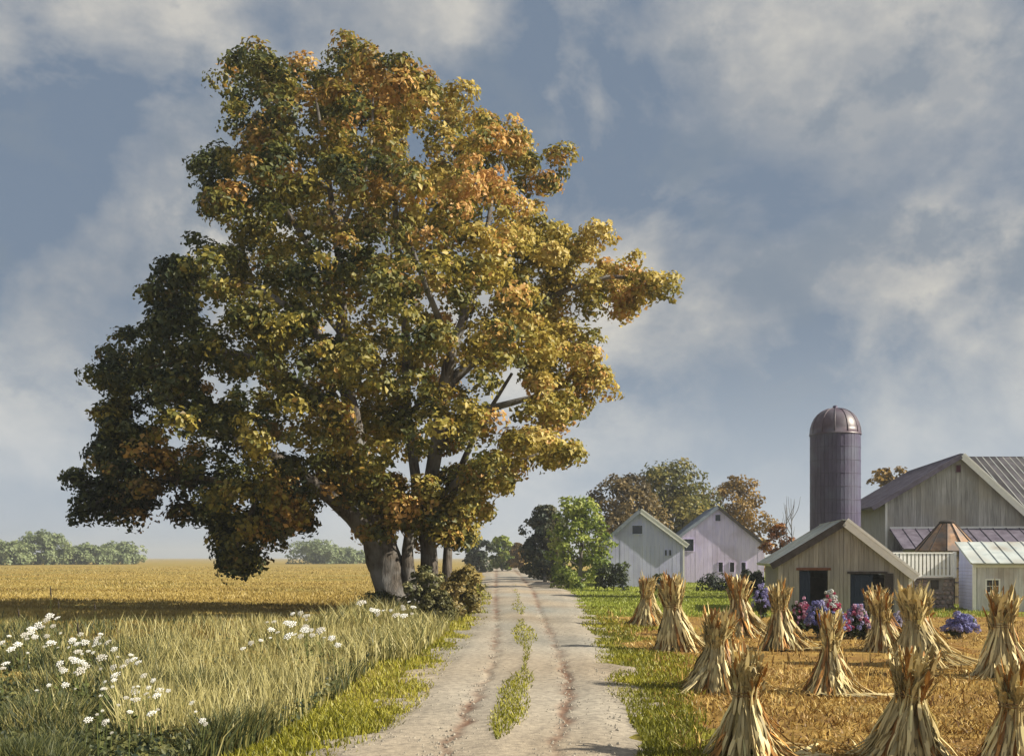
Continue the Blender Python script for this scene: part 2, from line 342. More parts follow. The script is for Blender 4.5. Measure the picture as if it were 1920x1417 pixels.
# tall weeds in the left foreground: dark green at the near left, pale straw towards the track
xw = lambda y: eL(y) - 0.95 - 0.02 * y
P = scatter(75000, 12.5, 46, lambda y: -0.56 * y, xw, 1.2)
px = CX + P[:, 0] * F / P[:, 1]
straw = np.clip((px - 300) / 250, 0, 1) * 0.6 + 0.35 * vnoise(P * np.array([0.8, 0.8, 1]), 31) + 0.1
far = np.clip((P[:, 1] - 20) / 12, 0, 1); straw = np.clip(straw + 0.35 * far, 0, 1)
edge = np.array([xw(v) for v in P[:, 1]]) - P[:, 0]; straw *= np.clip(0.35 + edge / 1.6, 0, 1)
pick = RNG.random(len(P)) < straw
tint = np.where(pick[:, None], mixpal(STRAW, 0.5 + 0.4 * RNG.normal(size=len(P))), mixpal(OLIVE, 0.42 + 0.3 * RNG.normal(size=len(P))))
hgt = RNG.uniform(0.25, 0.6, len(P)) * np.where(px < 420, 1.15, 1.0) * (1 + 0.6 * vnoise(P * np.array([0.9, 0.9, 1]), 32)) * np.where(P[:, 1] > 26, 0.8, 1.0)
keep = vnoise(P * np.array([0.35, 0.35, 1]), 33) > -0.55 + 0.5 * np.clip((P[:, 1] - 30) / 16, 0, 1)
P, hgt, tint = P[keep], hgt[keep], tint[keep]
grass('tall_grass', P, hgt, RNG.uniform(0.012, 0.03, len(P)) * (1 + P[:, 1] / 60), tint, lean=0.5, label='tall tangled weeds and dry grass in the left foreground', cat='weeds')
# seed heads standing above the straw
P = scatter(3400, 15, 40, lambda y: -0.40 * y, xw, 1.2)
grass('seed_grass', P, RNG.uniform(0.6, 1.05, len(P)), RNG.uniform(0.010, 0.018, len(P)) * (1 + P[:, 1] / 40), mixpal(STRAW, 0.75 + 0.2 * RNG.normal(size=len(P))), lean=0.4, label='pale straw stalks standing above the weeds left of the track', cat='grass')
P = scatter(9000, 28, 62, lambda y: eL(y) - 5.5 - 0.02 * y, lambda y: eL(y) - 0.7, 0.8)
P = P[vnoise(P * np.array([0.9, 0.5, 1]), 35) > -0.25]
grass('bank_grass', P, RNG.uniform(0.3, 0.95, len(P)) * (1 + 0.4 * vnoise(P * np.array([0.8, 0.5, 1]), 36)), RNG.uniform(0.02, 0.04, len(P)) * (1 + P[:, 1] / 80), np.where((RNG.random(len(P)) < 0.62)[:, None], mixpal(STRAW, 0.65 + 0.3 * RNG.normal(size=len(P))), mixpal(OLIVE + [(0.24, 0.24, 0.08)], 0.55 + 0.3 * RNG.normal(size=len(P)))), lean=0.6, label='tall feathery grass on the bank running up to the great trunk', cat='grass')
# broad weed leaves low in the foreground
P = scatter(15000, 12.5, 34, lambda y: -0.56 * y, xw, 1.2); P[:, 2] = RNG.uniform(0.05, 0.42, len(P))
V, T, C = leaf_cloud(P, RNG.normal(size=P.shape) * 0.7 + np.array([0, -.3, 0.8]), RNG.uniform(0.04, 0.11, len(P)), mixpal(OLIVE, 0.45 + 0.35 * RNG.normal(size=len(P))))
tag(link('weed_leaves', tri_mesh('weed_leaves', V, T, LEAF, C)), 'broad dark weed leaves low among the foreground grass', 'weeds', kind='stuff')
# short green verge beside the track, both sides, and the strip between the ruts
P = scatter(52000, 12, 110, lambda y: eL(y) - 2.4 - 0.02 * y, lambda y: eL(y) + 0.55, 1.1)
k = vnoise(P * np.array([0.9, 0.7, 1]), 41); e = np.array([eL(y) for y in P[:, 1]]); keep = (P[:, 0] < e - 0.1 + 0.55 * k + 0.5 * np.abs(RNG.normal(size=len(P)))) & (RNG.random(len(P)) < 0.62 + 0.5 * k); P = P[keep]; k = k[keep]
grass('verge_grass', P, RNG.uniform(0.05, 0.2, len(P)) * (1 + 0.3 * k), 0.012 + 0.0009 * P[:, 1], mixpal(GREEN + [(0.36, 0.30, 0.09)], 0.40 + 0.33 * vnoise(P * np.array([0.5, 0.35, 1]), 47) + 0.25 * RNG.normal(size=len(P))), lean=0.6, label='short yellow-green grass along the left edge of the track', cat='grass')
P = scatter(44000, 12, 60, lambda y: eR(y) - 0.45, lambda y: eR(y) + 4.5, 1.1)
k = vnoise(P * np.array([0.9, 0.8, 1]), 43); e = np.array([eR(y) for y in P[:, 1]]); keep = (P[:, 0] > e - 0.3 - 0.4 * k) & (P[:, 0] < e + 1.0 + 1.9 * vnoise(P * np.array([0.3, 0.45, 1]), 49) * (1 + 0.3 * RNG.normal(size=len(P))) + 0.5 * RNG.random(len(P))); P = P[keep]; k = k[keep]
grass('verge_grass', P, RNG.uniform(0.05, 0.17, len(P)), 0.012 + 0.0009 * P[:, 1], mixpal(GREEN, 0.45 + 0.3 * k + 0.22 * RNG.normal(size=len(P))), lean=0.6, label='short green grass between the track and the corn shocks', cat='grass')
P = scatter(26000, 12, 120, lambda y: interp(MID, y) - 0.34 - 0.004 * y, lambda y: interp(MID, y) + 0.34 + 0.004 * y, 1.0)
k = vnoise(P * np.array([1.2, 0.55, 1]), 44); cx = np.array([interp(MID, y) for y in P[:, 1]]); keep = (np.abs(P[:, 0] - cx) < (0.02 + 0.36 * (k + 0.1)) * (0.5 + RNG.random(len(P)))) & (RNG.random(len(P)) < 0.42); P = P[keep]; k = k[keep]; P[:, 2] = 0.10
grass('track_grass', P, RNG.uniform(0.04, 0.13, len(P)), 0.012 + 0.0008 * P[:, 1], mixpal(GREEN, 0.45 + 0.3 * k + 0.25 * RNG.normal(size=len(P))), lean=0.7, label='broken strip of grass growing between the two wheel ruts', cat='grass')
# lawn
P = scatter(42000, 46, 125, lambda y: eR(y) + 0.1, lambda y: 0.5 * y, 0.8)
k = vnoise(P * np.array([0.25, 0.25, 1]), 46); keep = (P[:, 1] + 5 * k) > 50; P = P[keep]; k = k[keep]
grass('lawn_grass', P, RNG.uniform(0.06, 0.2, len(P)), 0.014 + 0.0007 * P[:, 1], mixpal([(0.12, 0.14, 0.02), (0.25, 0.29, 0.04), (0.40, 0.44, 0.08)], 0.5 + 0.35 * k + 0.2 * RNG.normal(size=len(P))), lean=0.6, label='sunlit green lawn in front of the white barns', cat='grass')
# cut stubble and litter among the shocks
rows = []
for r in range(90):
    x0 = 1.2 + r * 0.76
    yy = RNG.uniform(10, 54, 74); rows.append(np.stack([x0 + 0.11 * (yy - 10) * 0.35 + RNG.normal(size=74) * 0.05, yy, np.zeros(74)], 1))
P = np.concatenate(rows); e = np.array([eR(y) for y in P[:, 1]]); P = P[(P[:, 0] > e + 0.9) & (P[:, 0] < 0.62 * P[:, 1])]
grass('corn_stubble', P, RNG.uniform(0.1, 0.4, len(P)), RNG.uniform(0.025, 0.05, len(P)), mixpal([(0.2, 0.1, 0.03), (0.45, 0.29, 0.08), (0.62, 0.46, 0.17)], RNG.random(len(P))), mat=HUSK, lean=0.25, label='cut corn stubble in rows across the harvested field', cat='stubble')
P = scatter(38000, 11, 56, lambda y: eR(y) + 0.5, lambda y: 0.6 * y, 0.9); k = vnoise(P * np.array([0.6, 0.6, 1]), 48)
keep = (k > -0.35) | (RNG.random(len(P)) < 0.35); P, k = P[keep], k[keep]
grass('straw_litter', P, RNG.uniform(0.03, 0.13, len(P)) * (1 + 0.5 * (k > 0.4)), RNG.uniform(0.012, 0.028, len(P)) * (1 + P[:, 1] / 60), mixpal([(0.12, 0.06, 0.025), (0.27, 0.155, 0.04), (0.44, 0.29, 0.08), (0.58, 0.44, 0.17)], 0.48 + 0.26 * k + 0.27 * RNG.normal(size=len(P))), mat=HUSK, lean=1.6, label='ochre straw litter and dry weeds between the corn shocks', cat='straw')

# ------------------------------------------------------------------ the great tree
M_BARK = material('bark', (0.035, 0.03, 0.027), (0.15, 0.13, 0.115), scale=4.0, stretch=(2.2, 2.2, 0.35), rough=0.95, bump=1.0, spec=0.1, cc=(0.26, 0.26, 0.265), scale2=0.6)
TY = F * H / 103.0                                # the trunk's distance
def great_tree():
    base = at(742, 1148, TY); root = empty('shade_tree', (base.x, TY, 0), label='huge spreading autumn tree with gold and olive leaves beside the track', cat='tree')
    off = Vector((base.x, TY, 0)); sc = TY / F
    def limb(name, pts, n=9, wob=0.05, k=4):
        P = [at(px, py, TY + dy) - off for px, py, r, dy in pts]; rad = [r * sc for _, _, r, _ in pts]
        P, rad = smooth_path(P, rad, k); return MB().tube(P, rad, n, wob).build(name, M_BARK, root, True)
    limb('trunk', [(752, 1162, 54, 0), (744, 1130, 41, 0), (733, 1085, 34, 0), (716, 1030, 32, 0), (702, 985, 27, 0), (692, 900, 17, 0), (664, 800, 15, -1), (646, 690, 12, -1.5), (640, 570, 9, -1.5), (632, 450, 6.5, -1), (612, 310, 4.5, 0), (590, 170, 2, 0)], 14, 0.09)
    limb('limb', [(716, 1030, 24, 0), (690, 998, 21, -.3), (650, 958, 16, -1), (600, 915, 12, -2), (530, 865, 9, -3), (420, 815, 6, -4), (320, 790, 3, -4)], 10)
    limb('stem', [(806, 1160, 27, 1), (803, 1100, 20, 1), (804, 1040, 16, 1), (800, 960, 14, .6), (820, 820, 13, 0), (833, 730, 12, -1), (848, 655, 10, -1.5), (872, 590, 8, -1.5), (905, 470, 5.5, -1), (930, 330, 3, 0)], 10)
    limb('stem', [(772, 1160, 20, -.4), (769, 1100, 14, -.4), (764, 1030, 11, -.3), (782, 930, 10, 0), (764, 780, 9, 1), (760, 600, 8, 1), (742, 420, 6, 1), (740, 240, 3, 1)], 9)
    limb('stem', [(842, 1158, 13, 2), (838, 1080, 10, 2), (842, 1000, 8, 2), (856, 900, 7, 2), (900, 800, 5, 2.5), (960, 700, 3, 3)], 8)
    for pts in ([(820, 830, 10, 0), (880, 780, 8, -1), (960, 755, 6, -2), (1060, 730, 3, -2)],
                [(833, 730, 9, -1), (920, 650, 7, -1), (1030, 560, 5.5, -1), (1140, 520, 4, -1), (1215, 530, 2, -1)],
                [(664, 800, 11, -1), (570, 725, 8, -3), (430, 660, 5.5, -4), (280, 690, 2.5, -4)],
                [(646, 690, 9, -1.5), (560, 590, 7, 0), (450, 530, 5, 1), (340, 530, 2.5, 1)],
                [(640, 570, 7, -1.5), (560, 430, 5, -2), (470, 300, 3, -2)],
                [(600, 915, 8, -2), (500, 925, 6, -2.5), (380, 895, 5, -2), (270, 905, 4.5, -1.5), (215, 925, 3.5, -1), (165, 950, 2, -.5)],
                [(760, 600, 6, 1), (850, 450, 5, 4), (940, 300, 3, 5)], [(764, 780, 7, 1), (650, 640, 6, 5), (540, 500, 4, 7)],
                [(764, 780, 7, 1), (850, 700, 5, 5), (960, 620, 3, 7)], [(530, 865, 6, -3), (480, 940, 5, -4), (450, 1010, 3, -4)],
                [(632, 450, 5, -1), (690, 300, 3.5, -2), (700, 180, 2, -1)], [(848, 655, 7, -1.5), (800, 540, 5, -5), (760, 430, 3, -6)],
                [(800, 960, 8, .6), (860, 900, 6, -1), (930, 880, 4, -2), (1010, 850, 2, -2)]):
        limb('limb', pts, 7)
    # lobes of the crown as read from its outline: column, row, radius, spread in depth
    L = [(480,165,72),(570,160,78),(655,155,74),(560,260,105),(680,255,98),(805,215,66),(730,185,66),(935,270,70),(980,312,58),(1015,322,36),(860,320,88),(480,285,78),(420,315,46),
         (495,420,100),(640,380,110),(780,400,110),(915,400,95),(985,430,56),(395,515,82),(335,540,46),(520,555,110),(660,540,110),(800,560,110),(935,540,95),(1055,520,62),(1135,500,56),(1200,525,52),(1195,580,28),(1085,480,44),(1100,540,46),(1150,550,38),(1030,455,44),(1235,535,26),
         (245,680,58),(345,662,56),(440,660,88),(560,680,98),(700,690,98),(840,690,98),(960,660,88),(1055,690,66),(1118,735,46),(1050,765,42),
         (250,825,52),(340,785,72),(450,800,88),(570,800,88),(690,815,76),(800,815,76),(905,815,70),(990,840,46),(1040,848,26),
         (185,930,48),(265,895,54),(380,900,74),(400,965,52),(480,930,74),(450,1015,44),(440,1055,24),(555,915,62),(520,985,42),(712,925,46),(800,950,48),(860,915,56),(930,890,38),(705,972,32),(800,988,34),(850,985,26),(205,850,34),(190,958,34),(215,720,30),(760,965,36),(672,925,40),(630,890,44),(890,960,30),(860,1010,20),(560,965,34),(1000,590,60),(1040,645,44),(1080,560,44),(1010,750,46),(1100,700,36),(960,480,60),(320,615,36),(310,725,44),(220,780,30),(225,912,36),(245,945,28)]
    g = np.random.default_rng(5); lobes = []
    for px, py, r in L:
        cx0 = 640 + 40 * (py < 400); half = interp([(80, 170), (300, 300), (550, 430), (750, 450), (950, 440), (1060, 300)], py)
        dep = math.sqrt(max(0.0, half ** 2 - (px - cx0) ** 2)) * 0.78 * sc; rr = r * sc
        if py > 880: dep *= 0.55
        rr *= g.uniform(.92, 1.05) if (px > 1020 and py < 620) or (px < 290 and py > 860) else g.uniform(.68, .92)
        if dep > rr * 1.0: ds = [-dep, dep * 0.85] + ([0.0] if dep > rr * 2.4 else [])
        else: ds = [g.uniform(-.5, .5) * rr]
        for d_ in ds:
            c = at(px + g.uniform(-8, 8), py + g.uniform(-8, 8), TY + d_ + g.uniform(-.6, .6)); lobes.append(((c.x - off.x, c.y - off.y, c.z), (rr, rr, rr * 0.86)))
    spray = []
    for c, r in list(lobes):                             # small ragged sprays beyond the lobes
        for _ in range(2):
            d = unit(g.normal(size=(1, 3)) + np.array([[0, 0, 0.1]]))[0]; q = np.array(c) + d * np.array(r) * g.uniform(1.1, 1.3); k = g.uniform(0.2, 0.45); spray.append((tuple(q), (k * 1.2, k, k * 0.6)))
    lobes += spray
    def pal(C, tone, g):
        n = len(C); big = vnoise(C * 0.22, 51); mid = vnoise(C * 0.7, 52)
        side = np.clip((C[:, 0] + 9.5) / 10.0, 0, 1)             # greener left boughs; gold carried past the centre paints in the sunlit part
        w = 0.20 + 0.40 * side + 0.24 * big + 0.17 * mid + 0.15 * tone + 0.10 * g.normal(size=n)
        w -= 0.12 * np.clip((C[:, 2] - 25) / 6, 0, 1)
        c = mixpal([(0.026, 0.04, 0.018), (0.062, 0.078, 0.024), (0.135, 0.14, 0.034), (0.29, 0.245, 0.048), (0.47, 0.37, 0.08), (0.58, 0.46, 0.15)], w)
        org = (vnoise(C * 0.5, 53) + 0.5 * tone + 0.4 * g.normal(size=n)) > 1.1 - 0.42 * side  # orange leaves, weighted rightwards to paint highlights on the sunny side
        c[org] = c[org] * np.array([1.08, 0.84, 0.95]) + np.array([0.025, 0.008, 0.01])
        return c
    V, T, C = crown_from_lobes(lobes, 0.25, (0.11, 0.32), pal, 61, clump=(0.45, 1.05), per=170)
    tag(link('crown', tri_mesh('crown', V, T, LEAF, C), root), kind='stuff'); print('great tree leaves', len(T) // 2)
great_tree()

# ------------------------------------------------------------------ other trees and shrubs
def plant(name, label, cat, px, base_py, top_py, half_px, cols, seed, nl=9, leaf=(0.2, 0.4), dens=0.5, per=40, group=None, Y=None, airy=1.0, low=0.12, depth=0.8, spread=0.5, bare=False):
    """a tree or shrub whose crown fills half_px either side of px between top_py and just above its foot"""
    Y = Y or F * H / (base_py - HOR); s = Y / F; x0 = (px - CX) * s; top = H - (top_py - HOR) * s; wd = half_px * s
    g = np.random.default_rng(seed); root = empty(name, (x0, Y, 0), label=label, cat=cat, group=group); lobes = []; tips = []
    for i in range(nl):
        t = (i + 0.5) / nl; z = top * (low + (1 - low) * t); prof = math.sin(math.pi * min(1, 0.22 + 0.72 * t)) ** 0.7
        a = i * 2.4 + g.uniform(0, 1); rr = wd * spread * g.uniform(0.75, 1.1) * (0.65 + 0.35 * prof)
        q = max(0.0, wd * prof - rr * 0.85); c = (math.cos(a) * q, math.sin(a) * q * depth, min(z, top - rr * 0.8)); c = (c[0], c[1], max(c[2], rr * 0.55))
        lobes.append((c, (rr, rr * depth, rr * 0.85))); tips.append(c)
    mb = MB(); tr = max(0.03, top * 0.022)
    mb.tube(*smooth_path([(0, 0, -0.1), (0.1 * tr, 0, top * 0.25), (0.6 * tr, 0.2 * tr, top * 0.5), (0, 0, top * 0.86)], [tr * 1.25, tr, tr * 0.7, tr * 0.15]), n=7); mb.build('trunk', M_BARK, root, True)
    for c in tips:
        b = Vector((0.3 * tr, 0, min(c[2] * 0.6, top * 0.5))); MB().tube(*smooth_path([b, (b + Vector(c)) * 0.5 + Vector((0, 0, -0.04 * top)), Vector(c)], [tr * 0.5, tr * 0.35, tr * 0.1]), n=5).build('limb', M_BARK, root, True)
    def pal(C, tone, g):
        w = 0.45 + 0.2 * vnoise(C * (2.2 / wd), seed) + 0.16 * tone + 0.13 * g.normal(size=len(C)); return mixpal(cols, w)
    V, T, C = crown_from_lobes(lobes, dens / (wd * wd) * 15, (leaf[0] * 0.9, leaf[1] * 0.95), pal, seed, clump=(wd * 0.16 * airy, wd * 0.3 * airy), per=per)
    tag(link('crown', tri_mesh('crown', V, T, LEAF, C), root), kind='stuff'); return root
BRIGHT = [(0.05, 0.08, 0.018), (0.16, 0.22, 0.035), (0.32, 0.37, 0.07), (0.44, 0.46, 0.13)]
DARKG = [(0.012, 0.022, 0.016), (0.03, 0.045, 0.022), (0.06, 0.07, 0.025)]
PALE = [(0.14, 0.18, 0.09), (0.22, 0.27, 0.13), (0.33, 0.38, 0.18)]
GOLD = [(0.07, 0.05, 0.02), (0.19, 0.12, 0.03), (0.34, 0.21, 0.045), (0.44, 0.27, 0.06)]
BROWN = [(0.08, 0.065, 0.04), (0.16, 0.12, 0.055), (0.25, 0.18, 0.07), (0.34, 0.24, 0.085)]
RUST = [(0.09, 0.03, 0.012), (0.24, 0.085, 0.02), (0.42, 0.19, 0.035), (0.5, 0.33, 0.07)]
MIXED = [(0.06, 0.06, 0.03), (0.13, 0.14, 0.04), (0.26, 0.22, 0.05), (0.36, 0.27, 0.07)]
big = dict(leaf=(0.3, 0.6), nl=12)
plant('autumn_tree', 'brown thinning tree behind the left white barn', 'tree', 1168, 1078, 895, 78, BROWN, 101, Y=128, dens=0.95, per=60, low=0.1, **big)
plant('autumn_tree', 'tall olive and gold tree rising between the two white barns', 'tree', 1258, 1078, 872, 90, MIXED, 102, Y=140, dens=0.75, per=55, low=0.1, leaf=(0.35, 0.65), nl=16)
plant('autumn_tree', 'loose golden tree behind the right white barn with sky showing through', 'tree', 1385, 1078, 892, 58, GOLD, 103, Y=150, dens=0.7, per=52, low=0.1, **big)
plant('autumn_tree', 'low dark tree filling the gap behind the white barn roofs', 'tree', 1300, 1080, 915, 76, MIXED[:2] + BROWN[1:3], 104, Y=146, dens=0.8, per=50, low=0.05, **big)
plant('autumn_tree', 'small golden tree between the silo and the big barn roof', 'tree', 1668, 1080, 882, 52, GOLD, 105, Y=118, dens=0.45, per=40, low=0.3, **big)
plant('green_tree', 'bright green sunlit tree at the corner of the left white barn', 'tree', 1088, 1102, 934, 60, BRIGHT, 106, dens=0.6, per=50, low=0.14, leaf=(0.22, 0.42), nl=14)
plant('dark_tree', 'dark blue-green tree with brown top beside the bend of the track', 'tree', 1022, 1092, 950, 46, [(0.02, 0.035, 0.03), (0.05, 0.068, 0.038), (0.11, 0.105, 0.045), (0.2, 0.14, 0.06)], 107, dens=0.7, per=50, low=0.1, leaf=(0.3, 0.55), nl=14)
plant('shrub', 'dark rounded shrub against the front of the left white barn', 'shrub', 1150, 1107, 1058, 36, DARKG + [(0.16, 0.22, 0.04)], 108, dens=0.7, per=34, nl=7, leaf=(0.16, 0.3))
plant('shrub', 'small dark shrub below the white corner board of the left barn', 'shrub', 1240, 1110, 1078, 24, DARKG + [(0.14, 0.2, 0.04)], 109, dens=0.7, per=30, nl=6, leaf=(0.14, 0.26))
plant('shrub', 'dark shrub at the right corner of the right white barn', 'shrub', 1412, 1112, 1070, 26, DARKG, 110, dens=0.7, per=30, nl=6, leaf=(0.16, 0.28))
plant('shrub', 'low dark shrub under the three small barn windows', 'shrub', 1352, 1108, 1084, 42, DARKG, 111, dens=0.7, per=30, nl=6, leaf=(0.14, 0.26), depth=0.5)
plant('shrub', 'light green low shrub beside the dark tree at the track', 'shrub', 1066, 1104, 1066, 30, BRIGHT, 112, dens=0.7, per=30, nl=6, leaf=(0.16, 0.28))
plant('rust_shrub', 'rusty orange shrub behind the roof of the grey shed', 'shrub', 1462, 1100, 982, 32, RUST, 113, Y=96, dens=0.45, per=36, nl=9, leaf=(0.2, 0.36), low=0.2)
plant('shrub', 'bright green shrub at the far end of the track', 'shrub', 942, 1064, 1006, 26, BRIGHT, 114, Y=215, dens=0.7, per=40, nl=8, leaf=(0.4, 0.75))
plant('shrub', 'dark bushy shrub left of the far end of the track', 'shrub', 898, 1064, 1008, 30, DARKG + [(0.12, 0.14, 0.04)], 115, Y=200, dens=0.7, per=40, nl=8, leaf=(0.4, 0.75))
plant('shrub', 'low yellowish shrub on the right of the far end of the track', 'shrub', 975, 1064, 1020, 20, GOLD, 116, Y=210, dens=0.7, per=36, nl=7, leaf=(0.4, 0.7))
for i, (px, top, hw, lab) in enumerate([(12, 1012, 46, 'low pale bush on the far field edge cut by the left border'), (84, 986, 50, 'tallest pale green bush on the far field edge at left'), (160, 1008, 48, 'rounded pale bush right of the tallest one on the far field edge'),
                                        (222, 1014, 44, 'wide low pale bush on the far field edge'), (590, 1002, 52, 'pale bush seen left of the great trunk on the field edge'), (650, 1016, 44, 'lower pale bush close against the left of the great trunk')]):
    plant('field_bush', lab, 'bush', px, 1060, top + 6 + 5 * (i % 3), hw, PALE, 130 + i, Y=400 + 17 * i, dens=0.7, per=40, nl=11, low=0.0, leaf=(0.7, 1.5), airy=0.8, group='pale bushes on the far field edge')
# undergrowth round the foot of the great tree
plant('undergrowth_shrub', 'olive brown bush right of the great trunk at the track edge', 'shrub', 872, 1142, 1064, 38, [(0.08, 0.075, 0.03), (0.19, 0.16, 0.05), (0.33, 0.25, 0.08), (0.42, 0.33, 0.13)], 141, dens=0.5, per=40, nl=9, leaf=(0.14, 0.26), Y=52)
plant('undergrowth_shrub', 'pale leafy bush growing between the stems of the great tree', 'shrub', 795, 1152, 1062, 38, [(0.06, 0.07, 0.03), (0.15, 0.16, 0.06), (0.33, 0.31, 0.15), (0.42, 0.38, 0.2)], 142, dens=0.55, per=36, nl=9, leaf=(0.12, 0.22), Y=50)
plant('undergrowth_shrub', 'dark low bush in front of the great tree stems', 'shrub', 822, 1165, 1112, 34, [(0.07, 0.075, 0.03), (0.16, 0.15, 0.055), (0.3, 0.26, 0.11)], 143, dens=0.7, per=40, nl=7, leaf=(0.1, 0.2), Y=46)
plant('undergrowth_shrub', 'straw coloured bush leaning over the track below the great tree', 'shrub', 845, 1160, 1090, 34, [(0.09, 0.08, 0.03), (0.26, 0.2, 0.07), (0.44, 0.34, 0.14)], 144, dens=0.5, per=34, nl=7, leaf=(0.1, 0.2), Y=47)
plant('undergrowth_shrub', 'tangled weedy bush at the left foot of the great trunk', 'shrub', 712, 1156, 1112, 46, OLIVE + [(0.3, 0.24, 0.1)], 145, dens=0.5, per=36, nl=8, leaf=(0.08, 0.17), Y=51)

# bare sapling behind the shed
def sapling(px, base, top, label, seed):
    random.seed(seed); Y = 92.0; s = Y / F; h = H - (top - HOR) * s; root = empty('bare_sapling', ((px - CX) * s, Y, 0), label=label, cat='sapling')
    MB().tube(*smooth_path([(0, 0, -.1), (0.05, 0, h * .4), (-0.05, 0, h)], [.09, .06, .015]), n=6).build('trunk', M_BARK, root, True)
    for k in range(7):
        z = h * random.uniform(.45, .85); a = random.uniform(0, 6.28); l = h * .2
        MB().tube(*smooth_path([(0, 0, z), (math.cos(a) * l * .35, math.sin(a) * l * .35, z + l * .6), (math.cos(a) * l * .5, math.sin(a) * l * .5, z + l * 1.3)], [.035, .025, .01]), n=5).build('branch', M_BARK, root, True)
sapling(1484, 1100, 934, 'taller bare twiggy sapling behind the shed roof near the silo', 3); sapling(1474, 1100, 946, 'shorter bare sapling behind the shed roof beside the rusty shrub', 4)
random.seed(12)

# ------------------------------------------------------------------ farm buildings
M_BLUE_SHADE = material('blue_shade_white_boards', (0.52, 0.55, 0.84), (0.63, 0.65, 0.89), scale=1.6, stretch=(3, 3, 0.4), rough=0.8, rand=0.05, bump=0.15, cc=(0.48, 0.49, 0.76), scale2=0.5)  # white boards with the blue of open shade tinted into their colour
M_LILAC_SHADE = material('lilac_shade_white_boards', (0.58, 0.52, 0.78), (0.70, 0.63, 0.86), scale=1.6, stretch=(3, 3, 0.4), rough=0.85, rand=0.05, bump=0.15, cc=(0.52, 0.45, 0.62), scale2=0.4)  # white boards too, the shaded gable's lilac put into the base colour
M_TRIM = material('white_trim', (0.80, 0.80, 0.79), (0.89, 0.88, 0.86), scale=4, rough=0.6)
M_GREYB = material('grey_barn_boards', (0.25, 0.245, 0.24), (0.50, 0.49, 0.485), scale=2.4, stretch=(5, 5, 0.3), rough=0.92, rand=0.16, bump=0.5, cc=(0.36, 0.335, 0.30), scale2=0.5)
M_SHEDB = material('tan_shed_boards', (0.25, 0.23, 0.205), (0.44, 0.415, 0.385), scale=2.2, stretch=(5, 5, 0.3), rough=0.92, rand=0.17, bump=0.5, cc=(0.30, 0.29, 0.28), scale2=0.7)
M_PALES = material('pale_shed_boards', (0.52, 0.51, 0.53), (0.70, 0.69, 0.71), scale=2.5, stretch=(4, 4, 0.4), rough=0.85, rand=0.1, bump=0.3, cc=(0.46, 0.41, 0.39), scale2=0.9)
M_INNER = material('inner_wall', (0.05, 0.045, 0.04), (0.09, 0.08, 0.07), scale=2, rough=0.95)
M_ROOFB = material('slate_blue_roof', (0.16, 0.19, 0.25), (0.30, 0.34, 0.41), scale=1.2, stretch=(1, 1, 1), rough=0.6, rand=0.1, bump=0.2)
M_ROOFP = material('purple_grey_roof', (0.08, 0.07, 0.10), (0.16, 0.145, 0.195), scale=1.5, rough=0.9, rand=0.12, bump=0.2)
M_ROOFT = material('pale_tin_roof', (0.36, 0.41, 0.42), (0.58, 0.62, 0.62), scale=1.6, rough=0.5, rand=0.07, bump=0.15, cc=(0.34, 0.33, 0.30), scale2=0.8)
M_ROOFD = material('streaked_tin_roof', (0.022, 0.02, 0.026), (0.05, 0.046, 0.055), scale=1.3, stretch=(5, 0.35, 0.35), rough=0.6, rand=0.3, cc=(0.09, 0.085, 0.10), scale2=0.8)
M_DARKT = material('dark_trim', (0.035, 0.03, 0.03), (0.07, 0.06, 0.06), scale=4, rough=0.8)
M_BLUED = material('blue_door_paint', (0.014, 0.025, 0.055), (0.028, 0.045, 0.085), scale=3, stretch=(4, 4, .5), rough=0.7, bump=0.3)
M_REDL = material('red_lintel_paint', (0.14, 0.06, 0.04), (0.20, 0.095, 0.06), scale=5, rough=0.85)
M_GLASS = bpy.data.materials.new('window_glass'); M_GLASS.use_nodes = True
_b = M_GLASS.node_tree.nodes['Principled BSDF']; _b.inputs['Base Color'].default_value = (0.02, 0.025, 0.035, 1); _b.inputs['Roughness'].default_value = 0.08

def window(root, x, z, w, h, y=-0.05, frame=M_TRIM, fw=0.07, mull=True, arch=False, pane=M_GLASS, name='window'):
    wm = MB().box(x - w / 2, x + w / 2, y - 0.01, y + 0.04, z - h / 2, z + h / 2).build(name, pane, root)
    m = MB(); y0, y1 = y - 0.05, y + 0.02
    m.box(x - w / 2 - fw, x - w / 2, y0, y1, z - h / 2 - fw, z + h / 2 + fw); m.box(x + w / 2, x + w / 2 + fw, y0, y1, z - h / 2 - fw, z + h / 2 + fw)
    m.box(x - w / 2, x + w / 2, y0, y1, z + h / 2, z + h / 2 + fw); m.box(x - w / 2, x + w / 2, y0 - 0.03, y1, z - h / 2 - fw, z - h / 2); m.build('frame', frame, wm)
    if mull: MB().box(x - 0.02, x + 0.02, y - 0.03, y - 0.005, z - h / 2, z + h / 2).box(x - w / 2, x + w / 2, y - 0.027, y - 0.006, z - 0.02, z + 0.02).build('muntin', frame, wm)
    return wm
def clip_top(x, w, rx, zl, zr, zt):
    return zl + (zt - zl) * (x + w) / (rx + w) if x < rx else zt + (zr - zt) * (x - rx) / (w - rx)
